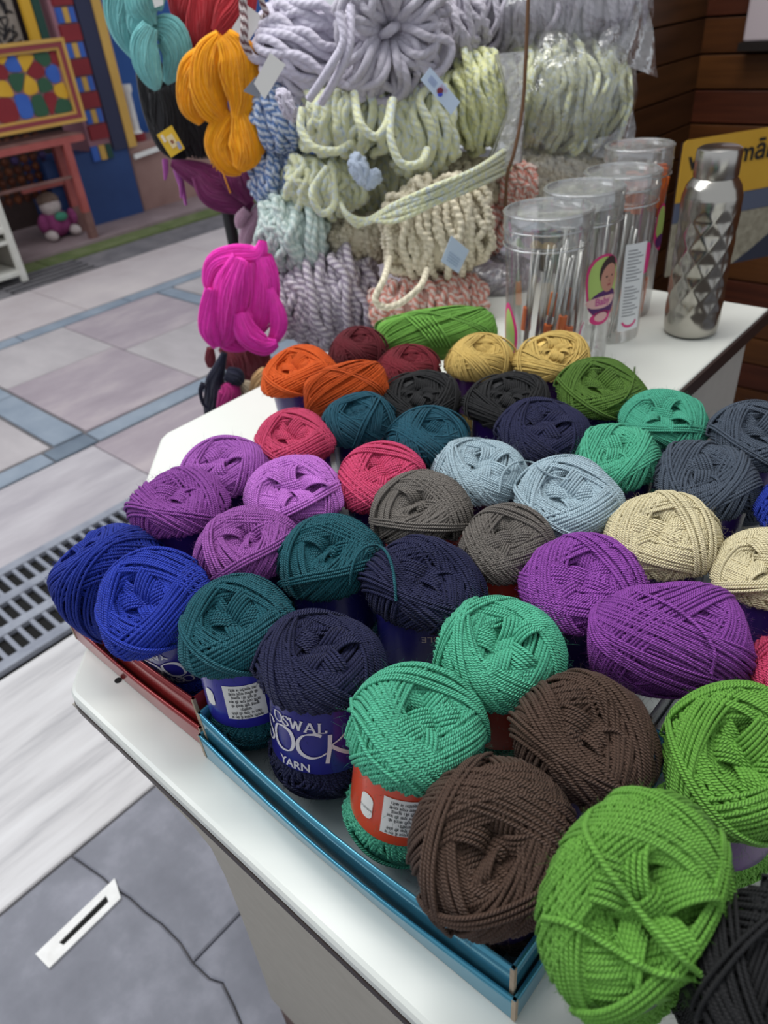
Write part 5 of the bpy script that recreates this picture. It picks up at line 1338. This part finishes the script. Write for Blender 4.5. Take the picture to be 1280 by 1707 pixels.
jx = JX[3]
jprint(J4, 'sticker_outline', jx, PHV + 0.85, [blob(0, 0.125, 0.017, 0.03, 24, 0.12, 2)], M_hot); jprint(J4, 'sticker_ground', jx, PHV + 0.85, [blob(-0.001, 0.130, 0.013, 0.022, 24, 0.12, 2)], M_lime, 0.0008)
jprint(J4, 'coat', jx, PHV + 0.85, [blob(0.0, 0.107, 0.012, 0.009)], M_vio, 0.001)
jx = JX[0]
jprint(J1, 'sticker_outline', jx, PHV - 1.25, [blob(0, 0.07, 0.014, 0.045, 24, 0.12, 1)], M_hot); jprint(J1, 'sticker_ground', jx, PHV - 1.25, [blob(0, 0.07, 0.010, 0.038, 24, 0.12, 1)], M_lime, 0.0008)
jprint(J1, 'white_sticker_edge', jx, PHV + 1.05, [blob(0.004, 0.05, 0.018, 0.035, 24, 0.08, 1)], M_hot); jprint(J1, 'white_sticker', jx, PHV + 1.05, [blob(0.005, 0.05, 0.015, 0.033, 24, 0.08, 1)], M_wp, 0.0008)

# hammered steel bottle
bx, by_ = -0.347, 0.992
M_st = mat('hammered_steel', (178, 174, 166), 0.20, metal=1.0); M_stc = mat('brushed_steel', (186, 182, 176), 0.24, metal=1.0)
g = empty('steel_bottle', (bx, by_, TOP), 'hammered stainless steel water bottle standing on the bare end of the counter', 'bottle')
prof = [(0.0, 0.0), (0.030, 0.0), (0.0345, 0.003), (0.0355, 0.010), (0.0365, 0.03), (0.0365, 0.165), (0.0360, 0.178), (0.0325, 0.190), (0.0275, 0.197), (0.0245, 0.2), (0.0235, 0.203)]
pr_ = []
for (a, b) in zip(prof, prof[1:]):
    n_ = max(2, int(abs(b[1] - a[1]) / 0.0025) + 1)
    for v in np.linspace(0, 1, n_, endpoint=False): pr_.append((a[0] * (1 - v) + b[0] * v, a[1] * (1 - v) + b[1] * v))
pr_.append(prof[-1])
th = np.linspace(0, 2 * pi, 120, endpoint=False); G = []
for r_, z_ in pr_:
    w_ = np.clip((z_ - 0.018) / 0.02, 0, 1) * np.clip((0.172 - z_) / 0.02, 0, 1)
    A_ = 9 * th / 2 + z_ * pi / 0.034; B_ = 9 * th / 2 - z_ * pi / 0.034
    dm = np.minimum(np.abs(np.sin(A_)), np.abs(np.sin(B_)))
    rr_ = r_ - w_ * 0.0014 * dm
    G.append(np.stack([bx + rr_ * np.cos(th), by_ + rr_ * np.sin(th), np.full(120, TOP + 0.001 + z_)], -1))
S = Sweep(); S.grid(np.array(G), wrap=True); S.build('body', M_st, g)
MB().lathe([(0.0255, 0.2005), (0.0265, 0.2025), (0.0265, 0.228), (0.0255, 0.2325), (0.022, 0.2345), (0.001, 0.235)], (bx, by_, TOP), 48, capped=False).build('cap', M_stc, g, smooth=True, angle=40)

# yellow sign leaning by the wall
sd = np.array([0.51, 0.86, 0.0]); sd /= np.linalg.norm(sd); sn = np.array([sd[1], -sd[0], 0.0])
s0 = at(1140, 235, 1.6)
so = np.array([s0[0], s0[1], 0])
sg = empty('shop_sign', (*s0[:2], 0.0), 'yellow shop sign with black lettering above a photograph, behind the steel bottle', 'sign')
def spanel(a, b, z0, z1, m, name, off=0.0, th_=0.004): return MB().prism([so + sd * a + Z * z0 + sn * off, so + sd * b + Z * z0 + sn * off, so + sd * b + Z * z1 + sn * off, so + sd * a + Z * z1 + sn * off], -sn * th_).build(name, m, sg)
zt = s0[2]
spanel(0, 0.62, 0.60, zt - 0.004, M_edge, 'board', -0.001, 0.006)
for a_ in (0.06, 0.56): MB().bar(so + sd * a_ - sn * 0.02 + Z * 0.003, so + sd * a_ - sn * 0.02 + Z * 0.8, 0.008, 0.008, 1, 10).build('leg', M_blackm, sg)
M_sy = mottled('sign_yellow', (196, 150, 44), (206, 162, 56), 8, 0.5)
ypts = [(0, zt - 0.13), (0.62, zt - 0.13), (0.62, zt), ] + [(0.012 - 0.012 * math.sin(t), zt - 0.012 + 0.012 * math.cos(t)) for t in np.linspace(0, pi / 2, 6)]
MB().prism([so + sd * a + Z * z_ + sn * 0.0015 for a, z_ in ypts], -sn * 0.002).build('yellow_panel', M_sy, sg)
spanel(0, 0.62, zt - 0.175, zt - 0.131, mat('slate_blue_print', (84, 92, 112), 0.6), 'blue_band', 0.001, 0.002)
spanel(0, 0.62, 0.60, zt - 0.176, mottled('knit_photo_print', (126, 120, 102), (168, 162, 142), 60, 0.7), 'photo_panel', 0.001, 0.002)
MB().prism([so + sd * a + Z * z_ + sn * 0.002 for a, z_ in ((0.19, 0.6), (0.62, 0.6), (0.62, zt - 0.18), (0.33, zt - 0.21), (0.24, zt - 0.27))], -sn * 0.0008).build('navy_coat_print', mat('navy_print', (46, 50, 66), 0.7), sg)
MB().prism([so + sd * a + Z * z_ + sn * 0.002 for a, z_ in ((0.095, zt - 0.23), (0.125, zt - 0.24), (0.14, zt - 0.19), (0.12, zt - 0.165), (0.10, zt - 0.18))], -sn * 0.0008).build('face_print', mat('pale_lilac_print', (166, 160, 178), 0.7), sg)
c_ = bpy.data.curves.new('t', 'FONT'); c_.body = 'vardhmān'; c_.size = 0.058; c_.offset = 0.0012; c_.extrude = 0.0004
o_ = bpy.data.objects.new('t', c_); col.objects.link(o_)
me = bpy.data.meshes.new_from_object(o_.evaluated_get(bpy.context.evaluated_depsgraph_get())); bpy.data.objects.remove(o_)
for v in me.vertices:
    p = so + sd * (0.018 + v.co.x) + Z * (zt - 0.062 + v.co.y) + sn * (0.0022 + v.co.z); v.co = Vector([float(q) for q in p])
o_ = bpy.data.objects.new('lettering', me); col.objects.link(o_); me.materials.clear(); me.materials.append(mat('sign_black', (30, 26, 24), 0.6)); put(o_, sg)
